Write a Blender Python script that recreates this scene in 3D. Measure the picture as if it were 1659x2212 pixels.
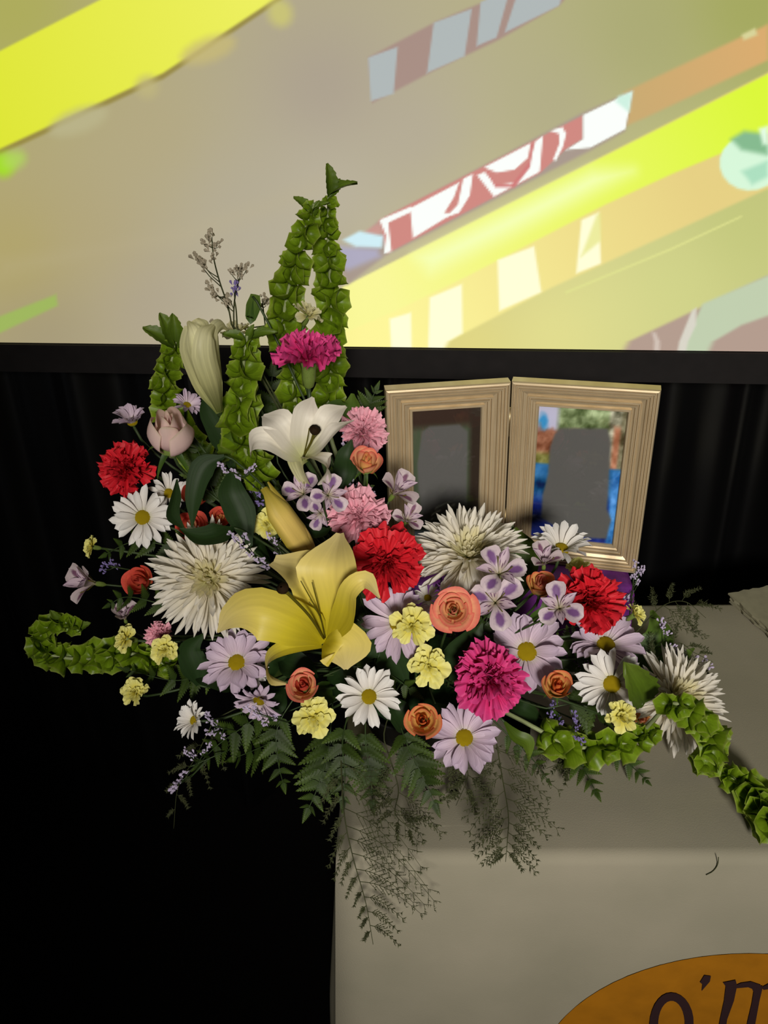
import bpy, math, random
import numpy as np
from mathutils import Vector, Matrix, noise
for o in list(bpy.data.objects): bpy.data.objects.remove(o)
scn = bpy.context.scene
COL = scn.collection
rnd = random.Random(7)
PI = math.pi

# ------------------------------------------------------------------ camera, world, lights, exposure
F = 1805.0; PITCH = math.radians(29); ROLL = math.radians(2.0); CZ = 1.46; TZ = 0.74
CAM = Vector((0, 0, CZ))
MC = Matrix.Rotation(PI/2 - PITCH, 3, 'X') @ Matrix.Rotation(-ROLL, 3, 'Z')
cd = bpy.data.cameras.new('camera'); cam = bpy.data.objects.new('camera', cd); COL.objects.link(cam)
cam.matrix_world = Matrix.Translation(CAM) @ MC.to_4x4()
cd.sensor_fit = 'VERTICAL'; cd.sensor_height = 36.0; cd.lens = 36.0*F/2212; cd.clip_start = .02
scn.camera = cam
w = bpy.data.worlds.new('dim_hall'); scn.world = w; w.use_nodes = True
w.node_tree.nodes['Background'].inputs[0].default_value = (.9, .95, 1, 1)
w.node_tree.nodes['Background'].inputs[1].default_value = .03
# the only lamp besides the glowing screen: a house light of the hall, up near its ceiling and well behind the photographer
sp = bpy.data.lights.new('hall_lamp_front_offscreen', 'SPOT'); sp.energy = 900; sp.color = (1, .94, .85); sp.shadow_soft_size = .35
sp.spot_size = math.radians(24); sp.spot_blend = 1.0
so = bpy.data.objects.new('hall_lamp_front_offscreen', sp); COL.objects.link(so); so.location = (.10, -3.4, 2.75)
so.rotation_euler = (Vector((.20, .72, .97)) - so.location).to_track_quat('-Z', 'Y').to_euler()
vs = scn.view_settings; vs.view_transform = 'Standard'; vs.look = 'None'; vs.gamma = 1; vs.exposure = 0; vs.use_curve_mapping = False

# ------------------------------------------------------------------ projection helpers (photo pixel -> place)
CR = MC @ Vector((1, 0, 0)); CU = MC @ Vector((0, 1, 0)); CF = MC @ Vector((0, 0, -1))
def ray(u, v): return MC @ Vector(((u - 829.5)/F, -(v - 1106)/F, -1))
def atY(u, v, Y): d = ray(u, v); return CAM + d*(Y/d.y)
def atz(u, v, z): d = ray(u, v); return CAM + d*((z - CZ)/d.z)
def mpp(p): return (p - CAM).dot(CF)/F          # metres for one photo pixel at p
DT = [(300, .88), (750, .84), (900, .80), (1100, .75), (1300, .70), (1480, .66), (1600, .64), (1720, .625), (2212, .56)]
def Yd(u, v):
    y = DT[-1][1]
    if v <= DT[0][0]: y = DT[0][1]
    else:
        for (a, b), (c, d) in zip(DT, DT[1:]):
            if a <= v <= c: y = b + (d - b)*(v - a)/(c - a); break
    return y + .07*((u - 850)/500.0)**2
def at(u, v, dY=0.0, Y=None):
    if Y is None:
        Y = Yd(u, v) + dY
        d = ray(u, v)
        zmin = TZ + .018
        if u > 745 and v < 1830 and CZ + d.z*(Y/d.y) < zmin: Y = d.y*(zmin - CZ)/d.z
    p = atY(u, v, Y); x, y = (p - tA).dot(tx), (p - tA).dot(ty)
    if x > -.01 and y > -.015 and .55 < p.z < TZ + .012:      # keep clear of the table top and its cloth
        q = atz(u, v, TZ + .012); p = q if (q - tA).dot(ty) > -.015 else p
    return p
def lie(u, v, h): return (u, v, atz(u, v, TZ + h).y)      # a point h above the table top

# ------------------------------------------------------------------ object helpers
def lin(c):
    f = lambda x: x/12.92 if x <= .04045 else ((x + .055)/1.055)**2.4
    return tuple(f(x/255.0) for x in c)
def mesh(name, vs_, fs, uv=None, mat=None, smooth=True):
    me = bpy.data.meshes.new(name); me.from_pydata([tuple(v) for v in vs_], [], fs); 
    if uv is not None:
        L = me.uv_layers.new(name='UVMap'); idx = np.empty(len(me.loops), dtype=np.int32); me.loops.foreach_get('vertex_index', idx)
        L.data.foreach_set('uv', np.asarray(uv, dtype=np.float32)[idx].ravel())
    if smooth: me.polygons.foreach_set('use_smooth', [True]*len(me.polygons))
    if mat: me.materials.append(mat)
    me.update(); return me
def link(name, me, parent=None, mw=None):
    o = bpy.data.objects.new(name, me); COL.objects.link(o)
    if parent: o.parent = parent
    if mw is not None: o.matrix_basis = mw
    return o
def tag(o, label, cat, group=None):
    o['label'] = label; o['category'] = cat
    if group: o['group'] = group
    return o
def thing(name, loc, label, cat, group=None):
    o = bpy.data.objects.new(name, None); COL.objects.link(o); o.location = loc; o.empty_display_size = .01
    return tag(o, label, cat, group)
def struct(o): o['kind'] = 'structure'; return o
def stuff(o): o['kind'] = 'stuff'; return o

# ------------------------------------------------------------------ materials
def newmat(name):
    m = bpy.data.materials.new(name); m.use_nodes = True; nt = m.node_tree; nt.nodes.clear()
    out = nt.nodes.new('ShaderNodeOutputMaterial'); return m, nt, out
def nd(nt, t, **kw):
    n = nt.nodes.new(t)
    for k, v in kw.items(): setattr(n, k, v)
    return n
def plain(name, col, rough=.6, spec=.3, noise_s=0, noise_a=.15, bump=0, metal=0):
    m, nt, out = newmat(name); b = nd(nt, 'ShaderNodeBsdfPrincipled'); L = nt.links
    c = lin(col) + (1,); b.inputs['Roughness'].default_value = rough; b.inputs['Specular IOR Level'].default_value = spec; b.inputs['Metallic'].default_value = metal
    if noise_s:
        tc = nd(nt, 'ShaderNodeTexCoord'); n = nd(nt, 'ShaderNodeTexNoise'); n.inputs['Scale'].default_value = noise_s; n.inputs['Detail'].default_value = 5
        L.new(tc.outputs['Object'], n.inputs['Vector'])
        r = nd(nt, 'ShaderNodeValToRGB'); e = r.color_ramp.elements
        e[0].color = tuple(x*(1 - noise_a) for x in c[:3]) + (1,); e[1].color = tuple(min(1, x*(1 + noise_a)) for x in c[:3]) + (1,); e[0].position = .3; e[1].position = .7
        L.new(n.outputs['Fac'], r.inputs['Fac']); L.new(r.outputs['Color'], b.inputs['Base Color'])
        if bump:
            bp = nd(nt, 'ShaderNodeBump'); bp.inputs['Strength'].default_value = bump; bp.inputs['Distance'].default_value = .002
            L.new(n.outputs['Fac'], bp.inputs['Height']); L.new(bp.outputs['Normal'], b.inputs['Normal'])
    else: b.inputs['Base Color'].default_value = c
    L.new(b.outputs['BSDF'], out.inputs['Surface']); return m
def petal_mat(name, stops, streak=.25, freq=14, trans=.22, rough=.55, vary=.06, blotch=None, bump=.3, edge=None, spots=None):
    """stops: colours from petal base (0) to tip (1); blotch: (t, s_half, t_half, colour) mark of pigment"""
    m, nt, out = newmat(name); L = nt.links
    uv = nd(nt, 'ShaderNodeUVMap'); sep = nd(nt, 'ShaderNodeSeparateXYZ'); L.new(uv.outputs['UV'], sep.inputs[0])
    rp = nd(nt, 'ShaderNodeValToRGB'); el = rp.color_ramp.elements
    while len(el) < len(stops): el.new(.5)
    for e, (t, c) in zip(el, stops): e.position = t; e.color = lin(c) + (1,)
    L.new(sep.outputs['Y'], rp.inputs['Fac']); col = rp.outputs['Color']
    def mix(a, b, fac, mode='MIX'):
        x = nd(nt, 'ShaderNodeMix', data_type='RGBA', blend_type=mode)
        L.new(fac, x.inputs[0]) if not isinstance(fac, float) else setattr(x.inputs[0], 'default_value', fac)
        L.new(a, x.inputs[6]); (L.new(b, x.inputs[7]) if not isinstance(b, tuple) else setattr(x.inputs[7], 'default_value', b)); return x.outputs[2]
    def math_(op, a, b=None, c=None):
        x = nd(nt, 'ShaderNodeMath', operation=op)
        for i, q in enumerate((a, b, c)):
            if q is None: continue
            if isinstance(q, (int, float)): x.inputs[i].default_value = q
            else: L.new(q, x.inputs[i])
        return x.outputs[0]
    if edge:   # pigment along the rim
        d = math_('ABSOLUTE', math_('MULTIPLY_ADD', sep.outputs['X'], 2.0, -1.0))
        k = nd(nt, 'ShaderNodeMapRange'); k.inputs[1].default_value = edge[0]; k.inputs[2].default_value = 1.0
        L.new(math_('MAXIMUM', d, sep.outputs['Y']), k.inputs[0]); col = mix(col, lin(edge[1]) + (1,), k.outputs[0])
    if blotch:
        t0, sh, th, bc = blotch
        dx = math_('DIVIDE', math_('MULTIPLY_ADD', sep.outputs['X'], 2.0, -1.0), sh); dy = math_('DIVIDE', math_('SUBTRACT', sep.outputs['Y'], t0), th)
        r2 = math_('ADD', math_('MULTIPLY', dx, dx), math_('MULTIPLY', dy, dy))
        nb = nd(nt, 'ShaderNodeTexNoise'); nb.inputs['Scale'].default_value = 5; L.new(uv.outputs['UV'], nb.inputs['Vector']); r2 = math_('MULTIPLY', r2, math_('MULTIPLY_ADD', nb.outputs['Fac'], 2.2, -.1))
        k = nd(nt, 'ShaderNodeMapRange'); k.inputs[1].default_value = 1.5; k.inputs[2].default_value = .4; L.new(r2, k.inputs[0])
        col = mix(col, lin(bc) + (1,), k.outputs[0])
    if spots:   # dark dashes on alstroemeria inner petals
        tc0 = nd(nt, 'ShaderNodeMapping'); tc0.inputs['Scale'].default_value = (7, 2.5, 1); L.new(uv.outputs['UV'], tc0.inputs[0])
        vo = nd(nt, 'ShaderNodeTexVoronoi'); vo.inputs['Scale'].default_value = 1.0; L.new(tc0.outputs[0], vo.inputs['Vector'])
        k = nd(nt, 'ShaderNodeMapRange'); k.inputs[1].default_value = .32; k.inputs[2].default_value = .22; L.new(vo.outputs['Distance'], k.inputs[0])
        col = mix(col, lin(spots) + (1,), k.outputs[0])
    mp = nd(nt, 'ShaderNodeMapping'); mp.inputs['Scale'].default_value = (freq, 1.3, 1); L.new(uv.outputs['UV'], mp.inputs[0])
    nz = nd(nt, 'ShaderNodeTexNoise'); nz.inputs['Scale'].default_value = 1.0; nz.inputs['Detail'].default_value = 3; L.new(mp.outputs[0], nz.inputs['Vector'])
    rg = nd(nt, 'ShaderNodeMapRange'); rg.inputs[1].default_value = .3; rg.inputs[2].default_value = .7; rg.inputs[3].default_value = 1 - streak; rg.inputs[4].default_value = 1.0
    L.new(nz.outputs['Fac'], rg.inputs[0])
    oi = nd(nt, 'ShaderNodeObjectInfo'); rv = nd(nt, 'ShaderNodeMapRange'); rv.inputs[3].default_value = 1 - vary*2; rv.inputs[4].default_value = 1.0
    L.new(oi.outputs['Random'], rv.inputs[0])
    val = math_('MULTIPLY', rg.outputs[0], rv.outputs[0])
    cb = nd(nt, 'ShaderNodeCombineXYZ'); [L.new(val, cb.inputs[i]) for i in range(3)]
    x = nd(nt, 'ShaderNodeMix', data_type='RGBA', blend_type='MULTIPLY'); x.inputs[0].default_value = 1
    L.new(col, x.inputs[6]); L.new(cb.outputs[0], x.inputs[7]); col = x.outputs[2]
    b = nd(nt, 'ShaderNodeBsdfPrincipled'); b.inputs['Roughness'].default_value = rough; b.inputs['Specular IOR Level'].default_value = .25
    L.new(col, b.inputs['Base Color'])
    bp = nd(nt, 'ShaderNodeBump'); bp.inputs['Strength'].default_value = bump; bp.inputs['Distance'].default_value = .0006; L.new(nz.outputs['Fac'], bp.inputs['Height']); L.new(bp.outputs[0], b.inputs['Normal'])
    tr = nd(nt, 'ShaderNodeBsdfTranslucent'); L.new(col, tr.inputs['Color'])
    mx = nd(nt, 'ShaderNodeMixShader'); mx.inputs[0].default_value = trans
    L.new(b.outputs[0], mx.inputs[1]); L.new(tr.outputs[0], mx.inputs[2]); L.new(mx.outputs[0], out.inputs['Surface']); return m

M = {}
M['white'] = petal_mat('white_petal', [(0, (222, 220, 180)), (.25, (236, 230, 222)), (1, (242, 240, 238))], .22, 9)
M['lav'] = petal_mat('lavender_petal', [(0, (226, 218, 205)), (.3, (222, 200, 216)), (1, (208, 188, 212))], .28, 9)
M['mum'] = petal_mat('cream_mum_petal', [(0, (228, 222, 170)), (.35, (240, 232, 208)), (1, (242, 238, 230))], .10, 4, .42)
M['mum_c'] = petal_mat('cream_mum_core', [(0, (224, 220, 150)), (.6, (238, 230, 186)), (1, (240, 234, 206))], .1, 4, .45)
M['red'] = petal_mat('red_carnation_petal', [(0, (212, 26, 40)), (1, (224, 38, 52))], .3, 16, .15)
M['mag'] = petal_mat('magenta_carnation_petal', [(0, (222, 40, 116)), (.6, (226, 48, 122)), (1, (234, 78, 150))], .3, 16, .2)
M['pink'] = petal_mat('pink_carnation_petal', [(0, (242, 150, 170)), (1, (249, 184, 200))], .25, 16, .2)
M['yel'] = petal_mat('yellow_carnation_petal', [(0, (205, 190, 55)), (.5, (232, 222, 105)), (1, (240, 236, 150))], .15, 12, .22)
M['crm'] = petal_mat('cream_carnation_petal', [(0, (170, 170, 90)), (.5, (222, 214, 150)), (1, (236, 230, 190))], .2, 12, .3)
M['peach'] = petal_mat('peach_rose_petal', [(0, (228, 160, 80)), (.6, (242, 184, 136)), (1, (238, 146, 118))], .15, 10, .2, edge=(.82, (226, 112, 96)))
M['orange'] = petal_mat('orange_rose_petal', [(0, (225, 120, 40)), (.6, (238, 140, 70)), (1, (236, 128, 66))], .15, 10, .2, edge=(.85, (226, 100, 62)))
M['apri'] = petal_mat('apricot_rose_petal', [(0, (226, 180, 80)), (.6, (238, 190, 110)), (1, (236, 150, 100))], .15, 10, .2, edge=(.85, (234, 120, 84)))
M['salm'] = petal_mat('salmon_rose_petal', [(0, (200, 110, 60)), (.6, (222, 96, 70)), (1, (220, 84, 72))], .2, 10, .2)
M['blush'] = petal_mat('blush_rose_petal', [(0, (205, 196, 156)), (.4, (240, 206, 206)), (1, (242, 216, 206))], .06, 8, .3, edge=(.93, (222, 205, 180)))
M['lilyy'] = petal_mat('yellow_lily_petal', [(0, (202, 186, 26)), (.3, (226, 208, 56)), (.62, (234, 214, 112)), (1, (234, 216, 150))], .14, 10, .22, rough=.45)
M['lilyw'] = petal_mat('white_lily_petal', [(0, (212, 214, 150)), (.35, (234, 228, 212)), (1, (238, 230, 218))], .12, 10, .22, rough=.45)
M['lilyg'] = petal_mat('greenish_lily_petal', [(0, (120, 132, 60)), (.25, (212, 210, 148)), (.7, (242, 238, 190)), (1, (230, 224, 168))], .4, 9, .3, rough=.45)
M['bud'] = petal_mat('lily_bud_petal', [(0, (206, 180, 90)), (.5, (230, 200, 110)), (1, (224, 200, 90))], .2, 6, .12, edge=(.6, (150, 134, 36)))
M['alo'] = petal_mat('alstroemeria_outer_petal', [(0, (196, 190, 170)), (.4, (214, 194, 206)), (1, (222, 206, 212))], .2, 8, .22, blotch=(.62, .5, .27, (126, 88, 142)))
M['ali'] = petal_mat('alstroemeria_inner_petal', [(0, (190, 180, 140)), (.5, (214, 192, 204)), (1, (206, 182, 202))], .25, 8, .22, spots=(96, 50, 92))
M['alb'] = petal_mat('alstroemeria_back_petal', [(0, (170, 168, 110)), (.35, (206, 186, 190)), (1, (222, 206, 210))], .25, 8, .22, blotch=(.55, .3, .36, (128, 84, 112)))
M['disc'] = plain('daisy_disc', (186, 160, 20), .8, .1, 900, .5, .8)
M['green'] = plain('stem_green', (44, 60, 28), .5, .3, 60, .25)
M['pale'] = plain('pale_stem', (128, 138, 96), .5, .3, 60, .2)
M['calyx'] = plain('calyx_green', (98, 116, 52), .5, .3, 60, .25)
M['fern'] = petal_mat('fern_green', [(0, (48, 68, 18)), (.6, (66, 88, 26)), (1, (86, 106, 36))], .35, 8, .15, vary=.2)
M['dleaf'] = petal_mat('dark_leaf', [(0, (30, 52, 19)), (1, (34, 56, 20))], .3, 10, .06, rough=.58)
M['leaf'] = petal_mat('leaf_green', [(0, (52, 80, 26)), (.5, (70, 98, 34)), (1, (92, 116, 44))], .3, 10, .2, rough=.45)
M['bell'] = petal_mat('bell_green', [(0, (128, 160, 30)), (.5, (142, 178, 34)), (.85, (154, 188, 44)), (1, (186, 204, 96))], .5, 12, .5, rough=.35, vary=.1)
M['bellleaf'] = petal_mat('bell_leaf_green', [(0, (74, 98, 26)), (.5, (92, 118, 30)), (1, (108, 130, 44))], .3, 10, .3, rough=.45)
M['limo'] = plain('limonium_lavender', (176, 164, 190), .8, .1, 300, .3)
M['limog'] = plain('limonium_grey', (156, 146, 126), .8, .1, 300, .3)
M['limov'] = plain('limonium_violet', (116, 104, 154), .8, .1, 300, .3)
M['plum'] = plain('plumosus_green', (54, 58, 32), .7, .2, 80, .3)
M['anther'] = plain('dark_anther', (34, 22, 9), .8, .1)
M['pistil'] = plain('pistil_green', (86, 80, 16), .5, .2)
M['black'] = plain('black_plastic', (14, 13, 13), .6, .2)
M['foam'] = plain('wet_floral_foam', (30, 50, 26), .95, .05, 200, .3, .5)

# ------------------------------------------------------------------ mesh makers
def grid(nu, nv, fn):
    vs_ = []; uv = []
    for j in range(nv + 1):
        for i in range(nu + 1):
            s = i/nu*2 - 1; t = j/nv; vs_.append(fn(s, t)); uv.append((s*.5 + .5, t))
    fs = [(j*(nu+1)+i, j*(nu+1)+i+1, (j+1)*(nu+1)+i+1, (j+1)*(nu+1)+i) for j in range(nv) for i in range(nu)]
    return vs_, fs, uv
def bendline(a0, a1, n=24):
    """points of a line whose slope goes from a0 to a1 (radians) over unit length"""
    x = z = 0; P = [(0, 0, a0)]
    for k in range(n):
        a = a0 + (a1 - a0)*(k + .5)/n; x += math.cos(a)/n; z += math.sin(a)/n; P.append((x, z, a0 + (a1 - a0)*(k + 1)/n))
    return P
def petal(name, mat, W, prof, nu=4, nv=8, a0=0., a1=0., cup=0., ruffle=0., rf=3., serr=0., fan=0., groove=0., seed=0, rp=2.0):
    r = random.Random(seed); ph = r.uniform(0, 6.28); P = bendline(a0, a1); sh = [r.uniform(-1, 1) for _ in range(nu + 1)]
    def fn(s, t):
        hw = W*prof(t); i = int(round((s + 1)/2*nu))
        tt = t*(1 - fan*s*s) + (serr*sh[i] * (t**6) if serr else 0); tt = max(0, min(1.15, tt))
        q = min(tt, 1)*24; k = min(23, int(q)); g = q - k
        x = P[k][0] + (P[k+1][0] - P[k][0])*g; z = P[k][1] + (P[k+1][1] - P[k][1])*g; a = P[k][2]
        if tt > 1: x += (tt - 1)*math.cos(a); z += (tt - 1)*math.sin(a)
        off = cup*s*s*hw*2 + ruffle*(t**rp)*(math.sin(rf*PI*s + ph) + .45*math.sin(2.3*rf*PI*s + 2*ph + 4*t)) + groove*W*math.cos(3*PI*s)*t*(1 - t)*4
        return (x - math.sin(a)*off, s*hw, z + math.cos(a)*off)
    v, f, uv = grid(nu, nv, fn); return mesh(name, v, f, uv, mat)
oval = lambda p=.5, q=.6, e=.06: (lambda t: max(e*(1 - t), (t**p)*max(0, 1 - t**(1/(1-q) if q < 1 else 4))**.5))
def strap(t): return (.35 + .65*min(1, t/.45))*math.sqrt(max(0, 1 - max(0, (t - .72)/.28)**2)) if t < 1 else .05
def needle(t): return (.5 + .5*min(1, t/.5))*(1 if t < .8 else max(.12, 1 - ((t - .8)/.2)**2))
def fanp(t): return .16 + .84*t**1.15
def ovate(t): return max(.05, math.sin(PI*min(1, (t*.92 + .08))**.8)**.8) if t < 1 else .03
def tube(pts, r0, r1=None, n=6, cap=True):
    r1 = r0 if r1 is None else r1; vs_ = []; fs = []; N = len(pts); pts = [Vector(p) for p in pts]
    ref = Vector((.31, .52, .8)).normalized()
    for i, p in enumerate(pts):
        T = (pts[min(N-1, i+1)] - pts[max(0, i-1)]).normalized(); a = T.cross(ref)
        if a.length < .05: a = T.cross(Vector((1, 0, 0)))
        a.normalize(); b = T.cross(a); rr = r0 + (r1 - r0)*i/(N - 1)
        for k in range(n): th = 2*PI*k/n; vs_.append(p + (a*math.cos(th) + b*math.sin(th))*rr)
    for i in range(N - 1):
        for k in range(n): fs.append((i*n+k, i*n+(k+1) % n, (i+1)*n+(k+1) % n, (i+1)*n+k))
    if cap: fs.append(tuple(range(n-1, -1, -1))); fs.append(tuple((N-1)*n + k for k in range(n)))
    return vs_, fs
def bez(a, b, c, d, n=10):
    return [a*(1-t)**3 + b*3*t*(1-t)**2 + c*3*t*t*(1-t) + d*t**3 for t in (i/n for i in range(n+1))]
def spline(P, n=16):
    P = [Vector(p) for p in P]; Q = [P[0]*2 - P[1]] + P + [P[-1]*2 - P[-2]]; out = []; m = len(P) - 1
    for k in range(n + 1):
        x = k/n*m; i = min(m - 1, int(x)); t = x - i; a, b, c, d = Q[i:i+4]
        out.append(.5*((2*b) + (c - a)*t + (2*a - 5*b + 4*c - d)*t*t + (3*b - a - 3*c + d)*t**3))
    return out
def interp(ws, t):
    x = t*(len(ws) - 1); i = min(len(ws) - 2, int(x)); g = x - i; g = g*g*(3 - 2*g)*.4 + g*.6; return ws[i]*(1 - g) + ws[i+1]*g
def ribbon(P, ws, N0, cup=.15, n=16, nu=6, ruffle=0., rf=2., roll=0.):
    """sheet along a 3-D centre line; N0 = its upper side at the base; returns verts, faces, uv"""
    C = spline(P, n); vs_ = []; uv = []; Nn = Vector(N0); ph = rnd.uniform(0, 6)
    for k, p in enumerate(C):
        T = (C[min(n, k+1)] - C[max(0, k-1)]).normalized(); Nn = (Nn - T*Nn.dot(T)).normalized(); B = T.cross(Nn); w_ = interp(ws, k/n)
        Nr = (Nn*math.cos(roll*k/n) + B*math.sin(roll*k/n)); Br = T.cross(Nr)
        for i in range(nu + 1):
            s = i/nu*2 - 1
            vs_.append(p + Br*(s*w_) + Nr*(cup*s*s*w_ - .10*w_*max(0, 1 - abs(s)*4) + ruffle*w_*abs(s)*math.sin(rf*PI*k/n*2 + ph + (s > 0)*1.3))); uv.append((s*.5 + .5, k/n))
    fs = [(j*(nu+1)+i, j*(nu+1)+i+1, (j+1)*(nu+1)+i+1, (j+1)*(nu+1)+i) for j in range(n) for i in range(nu)]
    return vs_, fs, uv
def lathe(prof, n=16):
    vs_ = []; uv = []
    for j, (r, z) in enumerate(prof):
        for k in range(n): a = 2*PI*k/n; vs_.append((r*math.cos(a), r*math.sin(a), z)); uv.append((k/n, j/(len(prof)-1)))
    fs = [(j*n+k, j*n+(k+1) % n, (j+1)*n+(k+1) % n, (j+1)*n+k) for j in range(len(prof)-1) for k in range(n)]
    return vs_, fs, uv
def box(x0, x1, y0, y1, z0, z1):
    v = [(x, y, z) for z in (z0, z1) for y in (y0, y1) for x in (x0, x1)]
    return v, [(0, 2, 3, 1), (4, 5, 7, 6), (0, 1, 5, 4), (2, 6, 7, 3), (0, 4, 6, 2), (1, 3, 7, 5)]
def segdist(px, py, poly):
    """signed distance (inside negative) of arrays px, py to a polygon"""
    d = np.full(px.shape, 1e9); ins = np.zeros(px.shape, bool); n = len(poly)
    for i in range(n):
        (ax, ay), (bx, by) = poly[i], poly[(i+1) % n]; ex, ey = bx-ax, by-ay; wx, wy = px-ax, py-ay
        k = np.clip((wx*ex + wy*ey)/(ex*ex + ey*ey + 1e-9), 0, 1); d = np.minimum(d, np.hypot(wx - k*ex, wy - k*ey))
        c = ((ay > py) != (by > py)) & (px < ex*(py - ay)/(ey if abs(ey) > 1e-9 else 1e-9) + ax); ins ^= c
    return np.where(ins, -d, d)
def colour_grid(name, P, rgb, mat):
    """mesh from a (rows, cols) array of points with one printed colour per point"""
    H, W_ = P.shape[:2]; i = np.arange(H*W_).reshape(H, W_)
    f = np.stack([i[1:, :-1], i[1:, 1:], i[:-1, 1:], i[:-1, :-1]], -1).reshape(-1, 4)
    me = bpy.data.meshes.new(name); me.from_pydata(P.reshape(-1, 3).tolist(), [], f.tolist())
    at_ = me.color_attributes.new('print', 'FLOAT_COLOR', 'POINT'); c = rgb.reshape(-1, 3)/255.0
    c = np.where(c <= .04045, c/12.92, ((c + .055)/1.055)**2.4); at_.data.foreach_set('color', np.hstack([c, np.ones((len(c), 1))]).astype(np.float32).ravel())
    me.materials.append(mat); return me

# ------------------------------------------------------------------ the hall: floor, back wall, black drape
fl = struct(link('floor', mesh('floor', *box(-3, 3, -2.5, 3, -.05, 0), None, plain('black_carpet', (11, 10, 10), .95, .05, 400, .3, .4), False)))
WB = 1.95
wb = struct(link('wall_back', mesh('wall_back', *box(-3, 3, WB, WB + .1, 0, 3), None, plain('black_painted_wall', (10, 9, 9), .9, .1, 30, .2), False)))
# screen line from its lower visible edge
SB = 1.07
sA = atz(0, 741, SB); sB = atz(1659, 761, SB); sx = (sB - sA); sx.z = 0; sx.normalize(); sn = Vector((-sx.y, sx.x, 0))   # sn points away from the camera
def on_screen(u, v):
    d = ray(u, v); return CAM + d*((sA - CAM).dot(sn)/d.dot(sn))
# drape hangs just behind the screen
m, nt, out = newmat('black_drape'); b = nd(nt, 'ShaderNodeBsdfPrincipled'); b.inputs['Base Color'].default_value = (.0016, .0016, .0018, 1); b.inputs['Roughness'].default_value = .3; b.inputs['Specular IOR Level'].default_value = .6
nt.links.new(b.outputs[0], out.inputs['Surface']); M['drape'] = m
dv = []; nx_, nz_ = 520, 6; o0 = sA + sn*.09 + sx*(-1.1)
sharp = [1.62, 1.70, 1.765, 1.83, 1.95]
for j in range(nz_ + 1):
    z = .004 + 2.99*j/nz_
    for i in range(nx_ + 1):
        x = 3.2*i/nx_
        y = .018*math.sin(x*31 + .7*math.sin(x*7)) + .010*math.sin(x*57 + 1.3) + .006*noise.noise(Vector((x*9, z*1.3, 0)))
        y -= .022*max(0, math.cos(x*19 + 1.1*math.sin(x*3.1)))**14
        p = o0 + sx*x + sn*(y + .02 - (.02 if z < 1 else 0)); dv.append((p.x, p.y, z))
df = [(j*(nx_+1)+i, j*(nx_+1)+i+1, (j+1)*(nx_+1)+i+1, (j+1)*(nx_+1)+i) for j in range(nz_) for i in range(nx_)]
tag(link('stage_drape', mesh('stage_drape', dv, df, None, M['drape'])), 'black pleated stage drape hanging behind the table, under the projection screen', 'curtain')

# ------------------------------------------------------------------ projection screen with its bright picture
us = np.concatenate([np.linspace(-560, -8, 70), np.arange(0, 1660, 4.5), np.linspace(1666, 2100, 55)])
vsx = np.concatenate([np.linspace(-420, -8, 52), np.arange(0, 741, 4.5), [742]])
U, V = np.meshgrid(us, vsx)
ctrl = [(40, 40, 172, 172, 84), (330, 300, 178, 166, 126), (520, 450, 176, 168, 148), (700, 200, 165, 152, 140), (900, 300, 176, 166, 150), (1200, 250, 172, 166, 132),
        (1620, 30, 158, 164, 84), (1400, 90, 166, 166, 112), (40, 560, 178, 164, 96), (200, 520, 178, 164, 120), (330, 660, 168, 156, 140), (500, 650, 170, 160, 152), (620, 560, 176, 168, 154), (720, 420, 184, 176, 160),
        (1600, 480, 192, 198, 118), (1200, 710, 232, 226, 140), (1300, 650, 218, 218, 140), (1450, 600, 208, 212, 134), (1000, 735, 232, 220, 120), (560, 730, 208, 200, 150), (100, 720, 158, 146, 118)]
wsum = 0; acc = 0
for (a, b_, r, g, bl) in ctrl:
    k = 1/((np.hypot(U - a, V - b_)/100)**2.2 + .9); wsum = wsum + k; acc = acc + k[..., None]*np.array([r, g, bl], float)
IMG = acc/wsum[..., None]
def paint(poly, c, soft=3., c2=None, ax=None, op=1.):
    global IMG
    sd = segdist(U, V, poly); k = np.clip(.5 - sd/(2*soft), 0, 1); k = (k*k*(3 - 2*k)*op)[..., None]; col = np.array(c, float)
    if c2 is not None:
        (x0, y0), (x1, y1) = ax; g = np.clip(((U-x0)*(x1-x0) + (V-y0)*(y1-y0))/((x1-x0)**2 + (y1-y0)**2), 0, 1)[..., None]; col = col*(1-g) + np.array(c2, float)*g
    IMG = IMG*(1-k) + col*k
Z = lambda *pts: [(700 + x/1.73, y/1.73) for x, y in pts]
paint([(-900, 560), (0, 110), (215, 0), (1040, -430), (1240, -430), (600, 0), (352, 165), (0, 330), (-900, 740)], (236, 238, 92), 4, (222, 230, 52), ((560, 20), (0, 320)))
paint([(-900, 732), (0, 322), (352, 158), (600, -6), (1240, -438), (1246, -430), (608, 0), (354, 170), (0, 334), (-900, 746)], (150, 136, 70), 5)
for (x, y, rx, ry, c) in ((605, 28, 26, 30, (205, 200, 112)), (450, 108, 62, 26, (198, 184, 118)), (318, 188, 24, 24, (190, 180, 124)), (170, 262, 66, 26, (186, 180, 138)), (6, 356, 24, 26, (160, 235, 20)), (30, 345, 26, 20, (176, 215, 90))):
    k = 40*PI/180; paint([(x + rx*math.cos(a)*.94 + ry*math.sin(a)*.34, y - rx*math.cos(a)*.34 + ry*math.sin(a)*.94) for a in np.linspace(0, 2*PI, 14)[:-1]], c, 16, op=.8)
paint([(-300, 790), (-300, 810), (-2, 720), (125, 660), (121, 636), (0, 683)], (158, 182, 92), 5)
paint([(0, 560), (420, 520), (700, 420), (700, 380), (400, 490), (0, 600)], (186, 174, 140), 30, op=.25)
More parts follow.
